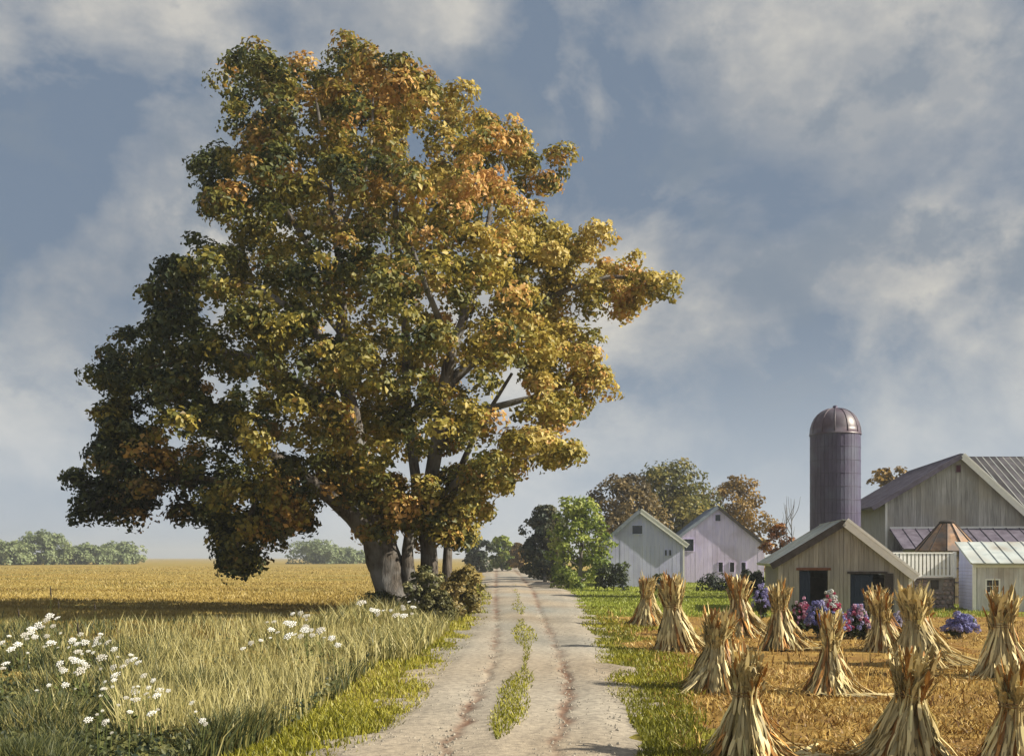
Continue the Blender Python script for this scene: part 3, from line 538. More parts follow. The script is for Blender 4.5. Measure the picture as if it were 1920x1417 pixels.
def gable(name, label, cat, px, Y, a, w, Ln, zl, zr, zt, rx, board, bw, roofL, roofR, openings=(), ov=(0.4, 0.4), front=0.35, rib=0.9, trim=M_TRIM, thick=0.12, corner=(True, True), edge=(False, False), seam=None):
    root = empty(name, ((px - CX) * Y / F, Y, 0), -R(a), label, cat)
    top = lambda x: clip_top(x, w, rx, zl, zr, zt)
    # hollow shell: side and back walls; the front is boarded
    MB().box(-w + 0.02, -w + 0.14, 0.06, Ln, -0.1, zl - 0.03).box(w - 0.14, w - 0.02, 0.06, Ln, -0.1, zr - 0.03).prism([(-w + 0.14, -0.1), (w - 0.14, -0.1), (w - 0.14, zr - .05), (rx, zt - 0.08), (-w + 0.14, zl - .05)], Ln - 0.12, Ln).build('wall', board, root)
    MB().box(-w + 0.15, w - 0.15, Ln * 0.45, Ln * 0.45 + 0.1, -0.1, min(zl, zr) - 0.1).build('inner_wall', M_INNER, root)
    xs = [-w]; 
    while xs[-1] < w - bw * 0.4: xs.append(min(w, xs[-1] + bw * random.uniform(0.88, 1.12)))
    xs[-1] = w; xs = sorted(set([x for x in xs if all(abs(x - o) > 0.09 for op in openings for o in op[:2])] + [o for op in openings for o in op[:2]] + ([rx])))
    for i in range(len(xs) - 1):
        x0, x1 = xs[i] + 0.006, xs[i + 1] - 0.006; mid = (x0 + x1) / 2
        if x1 - x0 < 0.02: continue
        segs = [(-0.06 + random.uniform(0, 0.05), None)]
        for op in openings:
            if op[0] < mid < op[1]: segs = ([(-0.05, op[2])] if op[2] > 0.05 else []) + [(op[3], None)]
        for z0, z1 in segs:
            jy = random.uniform(-0.012, 0.006); poly = [(x0, z0), (x1, z0), (x1, z1), (x0, z1)] if z1 else [(x0, z0), (x1, z0), (x1, top(x1) - 0.02), (x0, top(x0) - 0.02)]
            MB().prism(poly, jy - 0.02, jy + 0.035).build('board', board, root)
    # dark lining just behind the boards so the joints read as joints
    for side, (xa, xb, za, zb, m, o_) in enumerate(((rx, -w, zt, zl, roofL, ov[0]), (rx, w, zt, zr, roofR, ov[1]))):
        run = Vector((xb - xa, 0, zb - za)); e = run * ((run.length + o_) / run.length); nrm = Vector((-run.z, 0, run.x)); nrm = nrm if nrm.z > 0 else -nrm; nrm.normalize()
        p0 = Vector((xa, -front, za)) + nrm * 0.03
        n = max(1, round((Ln + front + 0.3) / rib)); st = (Ln + front + 0.3) / n
        rf = MB().slab(p0, e, (0, Ln + front + 0.3, 0), nrm * thick).build('roof_slope', m, root)
        pan = mesh('roof_panel', *(lambda q: (q.V, q.F))(MB().slab((0, 0, 0), e * 0.999, (0, st - 0.03, 0), nrm * 0.025)), m)
        ribm = mesh('seam', *(lambda q: (q.V, q.F))(MB().slab((0, 0, 0), e * 0.999, (0, 0.06, 0), nrm * 0.06)), seam or m)
        for k in range(n):
            q = p0 + nrm * (thick + 0.003) + Vector((0, k * st + 0.015, 0)); link('roof_panel', pan, rf, q + nrm * random.uniform(0, .006))
            if k: link('seam', ribm, rf, q - Vector((0, 0.045, 0)))
        MB().slab(p0 + Vector((0, -0.045, 0)) - nrm * 0.2, e, (0, 0.04, 0), nrm * (thick + 0.2 + 0.04)).build('rake_board', trim if not isinstance(trim, tuple) else trim[side], root)
        if edge[side]: MB().slab(p0 + Vector((0, -0.07, 0)) + nrm * (thick + 0.045), e, (0, 0.16, 0), nrm * 0.13).build('rake_trim', M_TRIM, root)
    MB().slab((rx - 0.12, -front - 0.02, zt + thick + 0.02), (0.24, 0, 0), (0, Ln + front + 0.3, 0), (0, 0, 0.06)).build('ridge_cap', roofL, root)
    tm = trim if not isinstance(trim, tuple) else M_TRIM
    if corner[0]: MB().box(-w - 0.02, -w + 0.14, -0.06, -0.025, 0, zl - 0.1).build('corner_board', tm, root)
    if corner[1]: MB().box(w - 0.14, w + 0.025, -0.06, 0.16, 0, zr - 0.1).build('corner_board', tm, root)
    return root
random.seed(21)
sA = 101 / F
A = gable('white_barn', 'left of two white gabled barns, with one square loft window', 'barn', 1206, 101, 5, 4.15, 13, 4.45, 4.35, 7.75, -0.35, M_BLUE_SHADE, 0.45, M_ROOFB, M_ROOFB, trim=(M_ROOFB, M_TRIM), corner=(False, True), edge=(False, True))
window(A, (1195 - 1206) * sA, 5.85, 1.0, 0.85, frame=M_BLUE_SHADE, mull=False)
for q in (1248, 1256): window(A, (q - 1206) * sA, 3.5, 0.2, 0.55, frame=M_BLUE_SHADE, fw=0.04, mull=False, name='vent')
sB = 118 / F
B = gable('white_barn', 'right of two white gabled barns, with three small windows low in a row', 'barn', 1351, 118, 5, 5.15, 14, 5.3, 4.5, 9.0, -0.35, M_LILAC_SHADE, 0.5, M_ROOFB, M_DARKT, trim=(M_ROOFB, M_DARKT), corner=(False, False))
window(B, (1346 - 1351) * sB, 7.75, 0.6, 0.75, frame=M_LILAC_SHADE, mull=False, name='loft_window'); window(B, (1291 - 1351) * sB, 4.5, 1.25, 1.4, frame=M_LILAC_SHADE, mull=False)
for q in (1351, 1372, 1393): window(B, (q - 1351) * sB, 1.85, 0.5, 1.15, frame=M_LILAC_SHADE, mull=False)
# shed
C_ = gable('grey_shed', 'weathered tan board shed with two dark doorways and pale tin roof', 'shed', 1583, 53, 9, 3.45, 7.5, 2.75, 2.0, 4.85, -0.05, M_SHEDB, 0.26, M_ROOFT, M_ROOFT, openings=((-2.35, -0.85, 0.0, 2.32), (0.3, 2.05, 0.0, 2.14)), ov=(0.45, 0.2), front=0.3, trim=(M_DARKT, M_TRIM), corner=(False, False), rib=0.75, edge=(False, True))
MB().box(3.28, 3.47, -0.07, -0.03, 0, 1.9).build('corner_board', M_TRIM, C_)
MB().box(-2.5, -0.7, -0.08, -0.025, 2.32, 2.46).build('lintel', M_REDL, C_); MB().box(0.15, 2.2, -0.08, -0.025, 2.14, 2.26).build('lintel', M_DARKT, C_)
MB().box(-2.46, -2.35, -0.06, 0.12, 0, 2.318).box(-0.85, -0.74, -0.06, 0.12, 0, 2.318).build('door_frame', M_SHEDB, C_); MB().box(0.19, 0.3, -0.06, 0.12, 0, 2.138).build('door_frame', M_SHEDB, C_)
def ledged_door(x0, x1, y, z1, rz=0.0):
    d = MB().box(0, x1 - x0, 0, 0.05, 0.03, z1).build('door', M_BLUED, C_, loc=(x0, y, 0), rot=(0, 0, rz))
    n = 5; st = (x1 - x0) / n
    for k in range(n): MB().box(k * st + .01, (k + 1) * st - .01, -0.025, -0.002, 0.03, z1).build('plank', M_BLUED, d)
    for z in (0.35, z1 - 0.35): MB().box(0.02, x1 - x0 - 0.02, -0.055, -0.027, z, z + 0.12).build('ledge', M_BLUED, d)
ledged_door(-2.33, -1.75, 0.12, 2.28); ledged_door(0.32, 1.5, 0.13, 2.1)
MB().box(2.06, 2.5, -0.1, -0.05, 0.05, 2.16).build('sliding_door', M_DARKT, C_)
# silo
M_SILO = material('purple_grey_silo', (0.05, 0.042, 0.09), (0.10, 0.088, 0.16), scale=1.4, stretch=(2, 2, 0.35), rough=0.55, rand=0.0, bump=0.2, spec=0.4, cc=(0.10, 0.11, 0.17), scale2=0.5)
M_DOME = material('plum_silo_dome', (0.05, 0.03, 0.05), (0.10, 0.065, 0.095), scale=2.2, rough=0.42, spec=0.5, cc=(0.13, 0.12, 0.15), scale2=0.7)
M_HOOP = material('silo_hoop', (0.06, 0.052, 0.09), (0.10, 0.09, 0.14), scale=6, rough=0.5, metal=0.3)
def silo(Y=72.0):
    s = Y / F; r = 45.5 * s; zd = H + (HOR - 815) * s; zt = H + (HOR - 766) * s; root = empty('silo', ((1566 - CX) * s, Y, 0), 0.2, 'tall dark domed silo behind the tan shed', 'silo')
    n = 40
    stave = []
    for k in range(n):
        a0, a1 = 2 * math.pi * (k + 0.04) / n, 2 * math.pi * (k + 0.96) / n; rr = r + random.uniform(-0.006, 0.006)
        V = [(q * math.cos(a), q * math.sin(a), z) for q in (rr, r - 0.12) for a in (a0, a1) for z in (-0.1, zd)]
        link('stave', mesh('stave', V, [(0, 2, 3, 1), (4, 5, 7, 6), (0, 1, 5, 4), (2, 6, 7, 3), (1, 3, 7, 5)], M_SILO), root)
    MB().lathe([(r - 0.05, 0), (r - 0.05, zd)], n).build('body', M_SILO, root)
    hm = mesh('hoop', *(lambda q: (q.V, q.F))(MB().lathe([(r - 0.01, -0.018), (r + 0.015, -0.018), (r + 0.015, 0.018), (r - 0.01, 0.018)], 48)), M_HOOP, True)
    z = 0.5
    while z < zd - 0.2: link('hoop', hm, root, (0, 0, z)); z += 0.95
    prof = [(r + 0.06, zd - 0.06), (r + 0.06, zd + 0.06)] + [(r * math.cos(t) ** 0.8, zd + 0.06 + (zt - zd - 0.06) * math.sin(t)) for t in [R(q) for q in (0.1, 12, 25, 38, 50, 62, 74, 83, 89)]]
    d = MB().lathe(prof, 40).build('dome', M_DOME, root, True)
    for k in range(12):
        a = 2 * math.pi * k / 12; MB().tube([(q * math.cos(a) * 1.005, q * math.sin(a) * 1.005, z + .01) for q, z in prof[2:]], [0.03] * (len(prof) - 2), 5).build('rib', M_DOME, d, True)
    MB().lathe([(0.001, zt + 0.25), (0.16, zt + 0.2), (0.2, zt - 0.05)], 12).build('cap', M_HOOP, d, True)
    MB().box(-0.5, 0.5, -r - 0.42, -r + 0.03, 0.3, zd - 0.4).build('chute', M_SILO, root, rot=(0, 0, R(150)))
silo()
# big barn with its lean-to
E = gable('big_barn', 'big grey board barn with wide gable and dark lean-to roof', 'barn', 1799, 75, 8, 5.4, 15, 7.4, 5.4, 10.65, 0.0, M_GREYB, 0.32, M_ROOFP, M_ROOFP, ov=(1.25, 1.6), front=0.5, trim=(M_ROOFP, M_TRIM), corner=(True, False), rib=1.1, edge=(False, True))
window(E, -0.1, 9.75, 0.35, 0.55, frame=M_GREYB, fw=0.05, mull=False, name='loft_vent', pane=material('plum_shutter', (0.07, 0.02, 0.04), (0.12, 0.04, 0.06), scale=4))
MB().box(-5.1, 9.2, -0.09, -0.04, 5.16, 5.36).build('band_board', M_TRIM, E)
lr = MB().slab((-5.1, -0.08, 5.1), (14.3, 0, 0), (0, -4.0, -1.55), (0, -0.04, 0.1)).build('lean_to_roof', M_ROOFP, E)
for k in range(16): MB().slab((-5.1 + k * 0.93, -0.1, 5.2), (0.06, 0, 0), (0, -3.98, -1.54), (0, -0.02, 0.05)).build('seam', M_ROOFP, lr)
MB().box(-5.0, 9.2, -3.7, -3.6, 0, 3.6).build('lean_to_wall', M_GREYB, E); MB().box(-5.06, -4.9, -3.75, 0, 0, 3.5).build('lean_to_wall', M_GREYB, E)
MB().box(5.42, 9.2, -0.02, 0.1, 3.4, 5.6).build('wall', M_GREYB, E)
# long wing behind, ridge across the view
W = gable('barn_wing', 'long barn wing with dark streaked tin roof at the right border', 'barn', 960, 90, -90, 7.0, 24, 7.4, 7.4, 12.05, 0, M_GREYB, 0.5, M_ROOFD, M_ROOFD, ov=(0.5, 0.5), rib=0.62, trim=M_TRIM, seam=M_ROOFT)
W.rotation_euler = (0, 0, R(-90)); W.location = (41.6, 90.5, 0); W.rotation_euler = (0, 0, R(-90))
# corn crib with a conical roof
M_CRIBR = material('rusty_crib_roof', (0.20, 0.12, 0.075), (0.46, 0.29, 0.19), scale=2.5, rough=0.75, rand=0.3, bump=0.3, cc=(0.20, 0.17, 0.16), scale2=1.2)
M_SLAT = material('crib_slats', (0.22, 0.17, 0.12), (0.38, 0.31, 0.23), scale=4, stretch=(4, 4, .5), rough=0.9, rand=0.2)
def crib(Y=64.5):
    s = Y / F; root = empty('corn_crib', ((1776 - CX) * s, Y, 0), 0.1, 'round corn crib with rusty conical roof behind the white railing', 'corn crib')
    n = 12; r, zt, ze = 57 * s, H + 66 * s, H + 13 * s; rb = r * 0.84; rc = 0.42
    for k in range(n):
        a0, a1 = 2 * math.pi * (k + .02) / n, 2 * math.pi * (k + .98) / n; dz = random.uniform(0, 0.03)
        V = [(r * math.cos(a0), r * math.sin(a0), ze + dz), (r * math.cos(a1), r * math.sin(a1), ze + dz), (rc * math.cos(a1), rc * math.sin(a1), zt), (rc * math.cos(a0), rc * math.sin(a0), zt)]
        V += [(x, y, z - 0.05) for x, y, z in V]; link('roof_panel', mesh('roof_panel', V, BOXF, M_CRIBR), root)
        am = 2 * math.pi * k / n; MB().tube([(r * math.cos(am) * 1.01, r * math.sin(am) * 1.01, ze + 0.03), (rc * math.cos(am), rc * math.sin(am), zt + 0.02)], [0.045, 0.03], 5).build('roof_rib', M_DARKT, root)
    MB().lathe([(rc + 0.08, zt - 0.08), (rc + 0.1, zt + 0.05), (rc * .7, zt + 0.14), (0.001, zt + 0.16)], 16).build('cap', M_DARKT, root)
    MB().lathe([(rb - 0.08, 0), (rb - 0.08, ze + 0.08)], 24).build('core', M_INNER, root)
    sl = mesh('slat', *(lambda q: (q.V, q.F))(MB().box(rb - .03, rb + 0.01, -0.11, 0.11, 0, ze + 0.05)), M_SLAT)
    for k in range(36): link('slat', sl, root, rot=(0, 0, 2 * math.pi * k / 36))
    for z in (0.5, 1.4, 2.3, 3.1): MB().lathe([(rb + .012, z), (rb + .04, z), (rb + .04, z + .06), (rb + .012, z + .06)], 36).build('hoop', M_HOOP, root)
crib()
# stone base with a plank deck, white railing on it
M_RUBBLE = material('fieldstone', (0.20, 0.16, 0.14), (0.42, 0.34, 0.31), scale=5, rough=0.95, rand=0.28, bump=0.7, cc=(0.28, 0.2, 0.19), scale2=2)
M_MORTAR = material('mortar', (0.25, 0.22, 0.2), (0.33, 0.3, 0.28), scale=8, rough=0.95)
M_DECK = material('deck_planks', (0.25, 0.22, 0.2), (0.4, 0.36, 0.33), scale=4, rough=0.9, rand=0.15)
def stone_base(Y=57.0):
    s = Y / F; x0, x1 = 22.2, 25.55; zt = 1.78; root = empty('stone_wall', (x0, Y, 0), 0, 'fieldstone retaining wall below the white railing', 'stone wall')
    MB().box(0, x1 - x0, 0.06, 3.2, -0.1, zt).build('mortar_core', M_MORTAR, root)
    z = 0.0; ow = (1.35, 1.75, 1.15, 1.6)                    # a small dark opening near the top
    ox = (1753 - CX) * s - x0; win = (ox - 0.22, ox + 0.22, 1.2, 1.66)
    while z < zt - 0.08:
        h = min(random.uniform(0.2, 0.32), zt - z); x = 0.0
        while x < x1 - x0 - 0.05:
            w_ = min(random.uniform(0.22, 0.5), x1 - x0 - x); 
            if not (x + w_ > win[0] and x < win[1] and z + h > win[2] and z < win[3]):
                V = []; d = random.uniform(0.0, 0.05); cxx, czz = x + w_ / 2, z + h / 2
                for ring, (k, y) in enumerate(((1.0, 0.09), (0.94, 0.02 - d * .3), (0.62, -0.035 - d))):
                    for j in range(8):
                        t = 2 * math.pi * (j + .5) / 8; ex, ez = math.cos(t), math.sin(t); m_ = max(abs(ex), abs(ez)) ** 0.75
                        V.append((cxx + ex / m_ * (w_ / 2 - .012) * k * random.uniform(.94, 1.0), y, czz + ez / m_ * (h / 2 - .012) * k * random.uniform(.94, 1.0)))
                Fc = [(r_ * 8 + j, r_ * 8 + (j + 1) % 8, (r_ + 1) * 8 + (j + 1) % 8, (r_ + 1) * 8 + j) for r_ in (0, 1) for j in range(8)] + [tuple(16 + j for j in range(8))]
                link('stone', mesh('stone', V, Fc, M_RUBBLE), root)
            x += w_
        z += h
    window(root, ox, 1.43, 0.32, 0.42, y=0.03, frame=M_DARKT, fw=0.05, mull=False)
    for k in range(11): MB().box(-0.05, x1 - x0 + 0.05, -0.15 + k * 0.3, 0.135 + k * 0.3, zt + 0.005, zt + 0.06).build('deck_plank', M_DECK, root)
    rl = empty('white_railing', (21.6, Y - 0.08, zt + 0.07), 0, 'white slatted railing on top of the fieldstone wall', 'railing'); L_ = x1 - 21.6; hh = H - (1035 - HOR) * s - zt - 0.07
    MB().box(-0.05, L_ + 0.05, -0.06, 0.06, hh - 0.07, hh).build('rail', M_TRIM, rl); MB().box(0, L_, -0.04, 0.04, 0.04, 0.14).build('rail', M_TRIM, rl)
    bm = mesh('baluster', *(lambda q: (q.V, q.F))(MB().box(-0.07, 0.07, -0.02, 0.02, 0.141, hh - 0.071)), M_TRIM)
    n = 17
    for k in range(n): link('baluster', bm, rl, (0.18 + (L_ - .36) * k / (n - 1), random.uniform(-.004, .004), 0), (0, random.uniform(-.012, .012), 0))
    for x in (0.0, L_): MB().box(x - 0.07, x + 0.07, -0.0605, 0.075, 0, hh + 0.04).build('post', M_TRIM, rl)
stone_base()
# pale shed at the right border
def pale_shed(Y=55.0):
    s = Y / F; root = empty('pale_shed', ((1826 - CX) * s, Y, 0), -R(10), 'pale grey shed with bright tin roof and one small window, right border', 'shed')
    L_, D, ze, zr = 8.5, 3.0, 2.62, 3.85; wx, wz, ww, wh = 0.98, 1.42, 0.62, 0.66
    MB().box(0.04, L_, 0.05, D, -0.1, ze - 0.06).build('wall', M_INNER, root)
    x = 0.16; brk = [wx - ww / 2, wx + ww / 2]; xs = [x]
    while xs[-1] < L_: xs.append(xs[-1] + random.uniform(.24, .3))
    xs = sorted([q for q in xs if all(abs(q - b) > .08 for b in brk)] + brk)
    for a, b in zip(xs, xs[1:]):
        segs = [(0, wz - wh / 2), (wz + wh / 2, ze)] if brk[0] <= a < brk[1] - .01 else [(0, ze)]
        for z0, z1 in segs: y = random.uniform(-.008, .004); MB().box(a + .005, b - .005, y, y + 0.035, z0, z1 - .02).build('board', M_PALES, root)
    window(root, wx, wz, ww, wh, y=0.01, fw=0.08, mull=True)
    MB().box(-0.06, 0.12, -0.06, 0.1, 0, ze).build('corner_board', M_TRIM, root); MB().box(0.125, L_, -0.05, -0.012, ze - 0.16, ze - 0.02).build('fascia', M_TRIM, root)
    for k in range(14):
        z = 0.02 + k * 0.2; MB().add([(0.0, 0.11, z), (0.0, D, z), (-0.03, D, z), (-0.03, 0.11, z), (0.0, 0.11, z + 0.19), (0.0, D, z + 0.19), (-0.008, D, z + 0.19), (-0.008, 0.11, z + 0.19)], [(0, 3, 2, 1)[::-1], (4, 5, 6, 7)[::-1], (0, 1, 5, 4), (1, 2, 6, 5), (2, 3, 7, 6), (3, 0, 4, 7)]).build('clapboard', M_BLUE_SHADE, root)
    e = Vector((0, D + .35, zr - ze)); nr = Vector((0, -(zr - ze), D + .35)).normalized()
    rf = MB().slab((-0.25, -0.35, ze), (L_ + .25, 0, 0), e, nr * 0.08).build('roof_slope', M_ROOFT, root)
    for k in range(12): MB().slab(Vector((-0.25 + k * 0.72, -0.35, ze)) + nr * 0.082, (0.05, 0, 0), e, nr * 0.04).build('seam', M_ROOFT, rf)
    MB().prism([(0, 0), (0, 0), (0, 0)], 0, 0) if False else None
    MB().add([(0.0, 0.08, ze - .05), (0.0, D, ze - .05), (0.0, D, zr - .08), (0.08, 0.08, ze - .05), (0.08, D, ze - .05), (0.08, D, zr - .08)], [(0, 2, 1), (3, 4, 5), (0, 1, 4, 3), (1, 2, 5, 4), (2, 0, 3, 5)]).build('gable_end', M_BLUE_SHADE, root)
    MB().box(0.04, L_, D - 0.05, D + 0.04, -0.1, zr - .05).build('back_wall', M_INNER, root)
pale_shed()

# ------------------------------------------------------------------ flower bushes
def flower_bush(label, px, base_py, top_py, hw, cols, seed, group='flowering bushes before the sheds'):
    Y = F * H / (base_py - HOR); s = Y / F; root = empty('flower_bush', ((px - CX) * s, Y, 0), label=label, cat='flower bush', group=group)
    h = (base_py - top_py) * s; w_ = hw * s; g = np.random.default_rng(seed)
    lob = [((g.uniform(-.55, .55) * w_, g.uniform(-.1, .5) * w_, h * g.uniform(.3, .55)), (w_ * .42, w_ * .35, h * .3)) for _ in range(6)]
    V, T, C = crown_from_lobes(lob, 9 / (w_ * w_), (0.07, 0.14), lambda C, t, g: mixpal([(0.02, 0.035, 0.015), (0.06, 0.085, 0.03), (0.13, 0.16, 0.05)], .5 + .2 * t), seed, clump=(w_ * .14, w_ * .26), per=22)
    tag(link('foliage', tri_mesh('foliage', V, T, LEAF, C), root), kind='stuff')
    for k in range(5): MB().tube([(g.uniform(-.1, .1) * w_, 0, -.05), (g.uniform(-.5, .5) * w_, g.uniform(-.3, .3) * w_, h * .6)], [.015, .008], 5).build('stem', M_BARK, root)
    n = 60
    for k in range(n):                              # mop-headed blossoms, each a cluster of petals
        a = g.uniform(-3.3, .2); t = math.sqrt(g.random()); z = h * (1.0 - 0.6 * t * t) * g.uniform(.72, 1.0); c = np.array([math.cos(a) * t * w_, math.sin(a) * t * w_ * .7, z]); br = max(.07, w_ * g.uniform(.15, .22)); m = 42
        d = unit(g.normal(size=(m, 3)) + np.array([0, -.2, .35])); q = d * br * g.uniform(.75, 1.0, m)[:, None]
        base = np.array(cols[g.integers(len(cols))]); V, T, C = leaf_cloud(q, d + .3 * g.normal(size=(m, 3)), np.full(m, br * .55), np.clip(base * g.uniform(.75, 1.2, m)[:, None], 0, .9))
        link('blossom', tri_mesh('blossom', V, T, PETAL, C), root, c)
BLUEF = [(0.19, 0.19, 0.46), (0.28, 0.28, 0.56), (0.40, 0.38, 0.62)]; PINKF = [(0.42, 0.10, 0.19), (0.56, 0.3, 0.44), (0.62, 0.48, 0.57)]; WHITEF = [(0.68, 0.70, 0.68), (0.58, 0.64, 0.66)]
flower_bush('crimson and pink blossoms at the left end of the flower bed', 1503, 1192, 1118, 20, PINKF + [(0.38, 0.03, 0.1)], 201)
flower_bush('blue-violet bush beside the crimson one before the left shed door', 1534, 1195, 1122, 26, BLUEF, 202)
flower_bush('white bush at the back of the flower bed before the shed', 1556, 1178, 1104, 22, WHITEF + [(0.5, 0.05, 0.14)], 203)
flower_bush('blue and crimson low bush in the middle of the flower bed', 1570, 1200, 1140, 24, BLUEF + [(0.40, 0.05, 0.12)], 204)
flower_bush('pink and violet bush at the right end of the flower bed', 1606, 1198, 1126, 24, PINKF + BLUEF, 205)
flower_bush('low blue-violet bush standing alone below the stone wall', 1800, 1196, 1148, 32, BLUEF, 206)
flower_bush('lilac bush at the left corner of the tan shed', 1428, 1160, 1090, 18, [(0.36, 0.34, 0.62), (0.3, 0.28, 0.56)], 207)
flower_bush('small pale violet bush between two corn shocks by the shed corner', 1684, 1188, 1142, 13, [(0.36, 0.36, 0.64), (0.55, 0.52, 0.66)], 208)

# ------------------------------------------------------------------ corn shocks
HUSKS = [(0.12, 0.075, 0.03), (0.28, 0.19, 0.075), (0.52, 0.40, 0.18), (0.68, 0.56, 0.29), (0.76, 0.66, 0.40)]
def stalk_mesh(seed, kind):
    """a bound corn stalk along local +x: foot out, waist in, tassel out; height 1"""
    g = np.random.default_rng(seed); V = []; T = []; C = []
    r0 = g.uniform(.27, .40) * (1.6 if kind == 'flare' else 1); wz = g.uniform(.62, .72); ru = g.uniform(.07, .125); rt = g.uniform(.09, .21); zt = g.uniform(.88, 1.06)
    tw = g.uniform(-.10, .10)
    def P(t):                                         # t 0..1 foot to tip
        z = zt * t; u = z / wz
        r = ru + (r0 - ru) * (max(0, 1 - u) ** (2.6 if kind == 'flare' else 1.95)) if u < 1 else ru + (rt - ru) * ((u - 1) / (zt / wz - 1)) ** 1.3
        return np.array([r, tw * (1 - u) * (.5 if u < 1 else 1.), z])
    warm = g.random(); base = mixpal(HUSKS, np.array([g.uniform(.42, .82)]))[0]
    if warm < .22: base = base * np.array([.85, .55, .34])
    n = 5; rs = .0095
    ts = np.linspace(0, .96, 8)
    for i, t in enumerate(ts):
        p = P(t)
        for k in range(n):
            a = 2 * math.pi * k / n; V.append(p + np.array([math.cos(a), math.sin(a), 0]) * rs * (1.15 - .5 * t)); C.append(base * (.8 + .15 * (i % 2)))
    for i in range(len(ts) - 1):
        for k in range(n):
            a, b = i * n + k, i * n + (k + 1) % n; T += [(a, b, b + n), (a, b + n, a + n)]
    for j in range(15):                                # long dry leaves hanging along the stalk
        t0 = g.uniform(.1, .92) if j < 12 else g.uniform(.7, .97); up = t0 > .7; p = P(t0); ln = g.uniform(.18, .4) * (.8 if up else 1); a = g.normal() * (.9 if up else .55)
        d = np.array([math.cos(a), math.sin(a), 0.0]); wd = g.uniform(.016, .04); sd = np.array([-d[1], d[0], 0]) ; col = np.clip(base * g.uniform(.4, 1.4), 0, .8)
        drp = g.uniform(0, 1.6); tang = P(max(0, t0 - .2)) - p; tang = tang / (np.linalg.norm(tang) + 1e-6); b = len(V); m = 5
        for i in range(m + 1):
            f = i / m
            if up: q = p + np.array([0, 0, 1]) * ln * (f * .85 - .4 * f * f * drp) + d * ln * .26 * f
            else: q = p + tang * ln * f + d * ln * (.10 + .14 * math.sin(f * 3.14)) * f + d * .012
            q[2] = max(q[2], .008); ww = wd * (math.sin(math.pi * min(1, .18 + .82 * f)) ** .7 if f < 1 else .05)
            V += [q - sd * ww * .5, q + sd * ww * .5 + d * ww * .25]; C += [col, col * .93]
        for i in range(m): k = b + 2 * i; T += [(k, k + 1, k + 3), (k, k + 3, k + 2)]
    return tri_mesh('stalk', np.array(V), np.array(T), HUSK, np.array(C))
STALKS = [stalk_mesh(300 + i, 'norm') for i in range(11)]; FLARES = [stalk_mesh(330 + i, 'flare') for i in range(5)]
M_TWINE = material('twine', (0.16, 0.1, 0.05), (0.3, 0.2, 0.1), scale=20, rough=0.95)
def shock(label, px, top_py, base_py, seed, n=84, lean=0.0, red=False):
    Y = F * H / (base_py - HOR); s = Y / F; h = (base_py - top_py) * s * random.Random(seed).uniform(1.0, 1.12); random.seed(seed)
    root = empty('corn_shock', ((px - CX) * s, Y, 0), random.uniform(-.3, .3), label, 'corn shock', 'corn shocks standing in the harvested field')
    root.rotation_euler.x = random.uniform(-.09, .09); root.rotation_euler.y = random.uniform(-.14, .14); fat = random.uniform(1.0, 1.45)
    for k in range(n):
        a = 2 * math.pi * k / n * 1.0 + random.uniform(-.12, .12); right = abs(((a + math.pi) % (2 * math.pi)) - math.pi) < 1.0
        me = random.choice(FLARES) if (right and random.random() < .6) or random.random() < .07 else random.choice(STALKS)
        o = link('stalk', me, root, (lean * random.uniform(.6, 1.1), 0, 0), (0, 0, a), (h * fat * (.78 if math.cos(a) < -.2 else 1.0) * random.uniform(.85, 1.15) * random.choice((.6, .8, 1.0, 1.05)), h * random.uniform(.9, 1.3) * random.choice((1, -1)), h * random.choice((.8, .92, .97, 1.0, 1.06)) * random.uniform(.95, 1.04)))
    for k in range(20):
        a = random.uniform(0, 6.28); r_ = h * random.uniform(.3, .62); link('loose_leaf', random.choice(LOOSE), root, (math.cos(a) * r_, math.sin(a) * r_, 0.0), (0, 0, a + random.uniform(-1, 1)), (random.uniform(.7, 1.2),) * 3)
    for k, dz in enumerate((0, .03)): MB().tube([(.13 * h * math.cos(t), .13 * h * math.sin(t), h * (.635 + dz) + .006 * math.sin(3 * t)) for t in [2 * math.pi * i / 20 for i in range(21)]], [.009] * 21, 5, cap=False).build('twine', M_TWINE, root, True)
def loose_mesh(seed):
    g = np.random.default_rng(seed); V = []; T = []; C = []; col = mixpal(HUSKS, np.array([g.uniform(.35, .9)]))[0]; ln = g.uniform(.35, .7); bend = g.uniform(-.5, .5)
    for i in range(7):
        f = i / 6; w = .045 * math.sin(math.pi * min(1, .15 + .85 * f)) + .004; q = np.array([ln * f, bend * f * f * ln, .02 + .035 * math.sin(f * 3.1) + .02 * f])
        V += [q + np.array([0, w * .5, .02]), q - np.array([0, w * .5, 0])]; C += [col, col * .9]
        if i: k = 2 * i - 2; T += [(k, k + 1, k + 3), (k, k + 3, k + 2)]
    return tri_mesh('loose_leaf', np.array(V), np.array(T), HUSK, np.array(C))
LOOSE = [loose_mesh(360 + i) for i in range(6)]
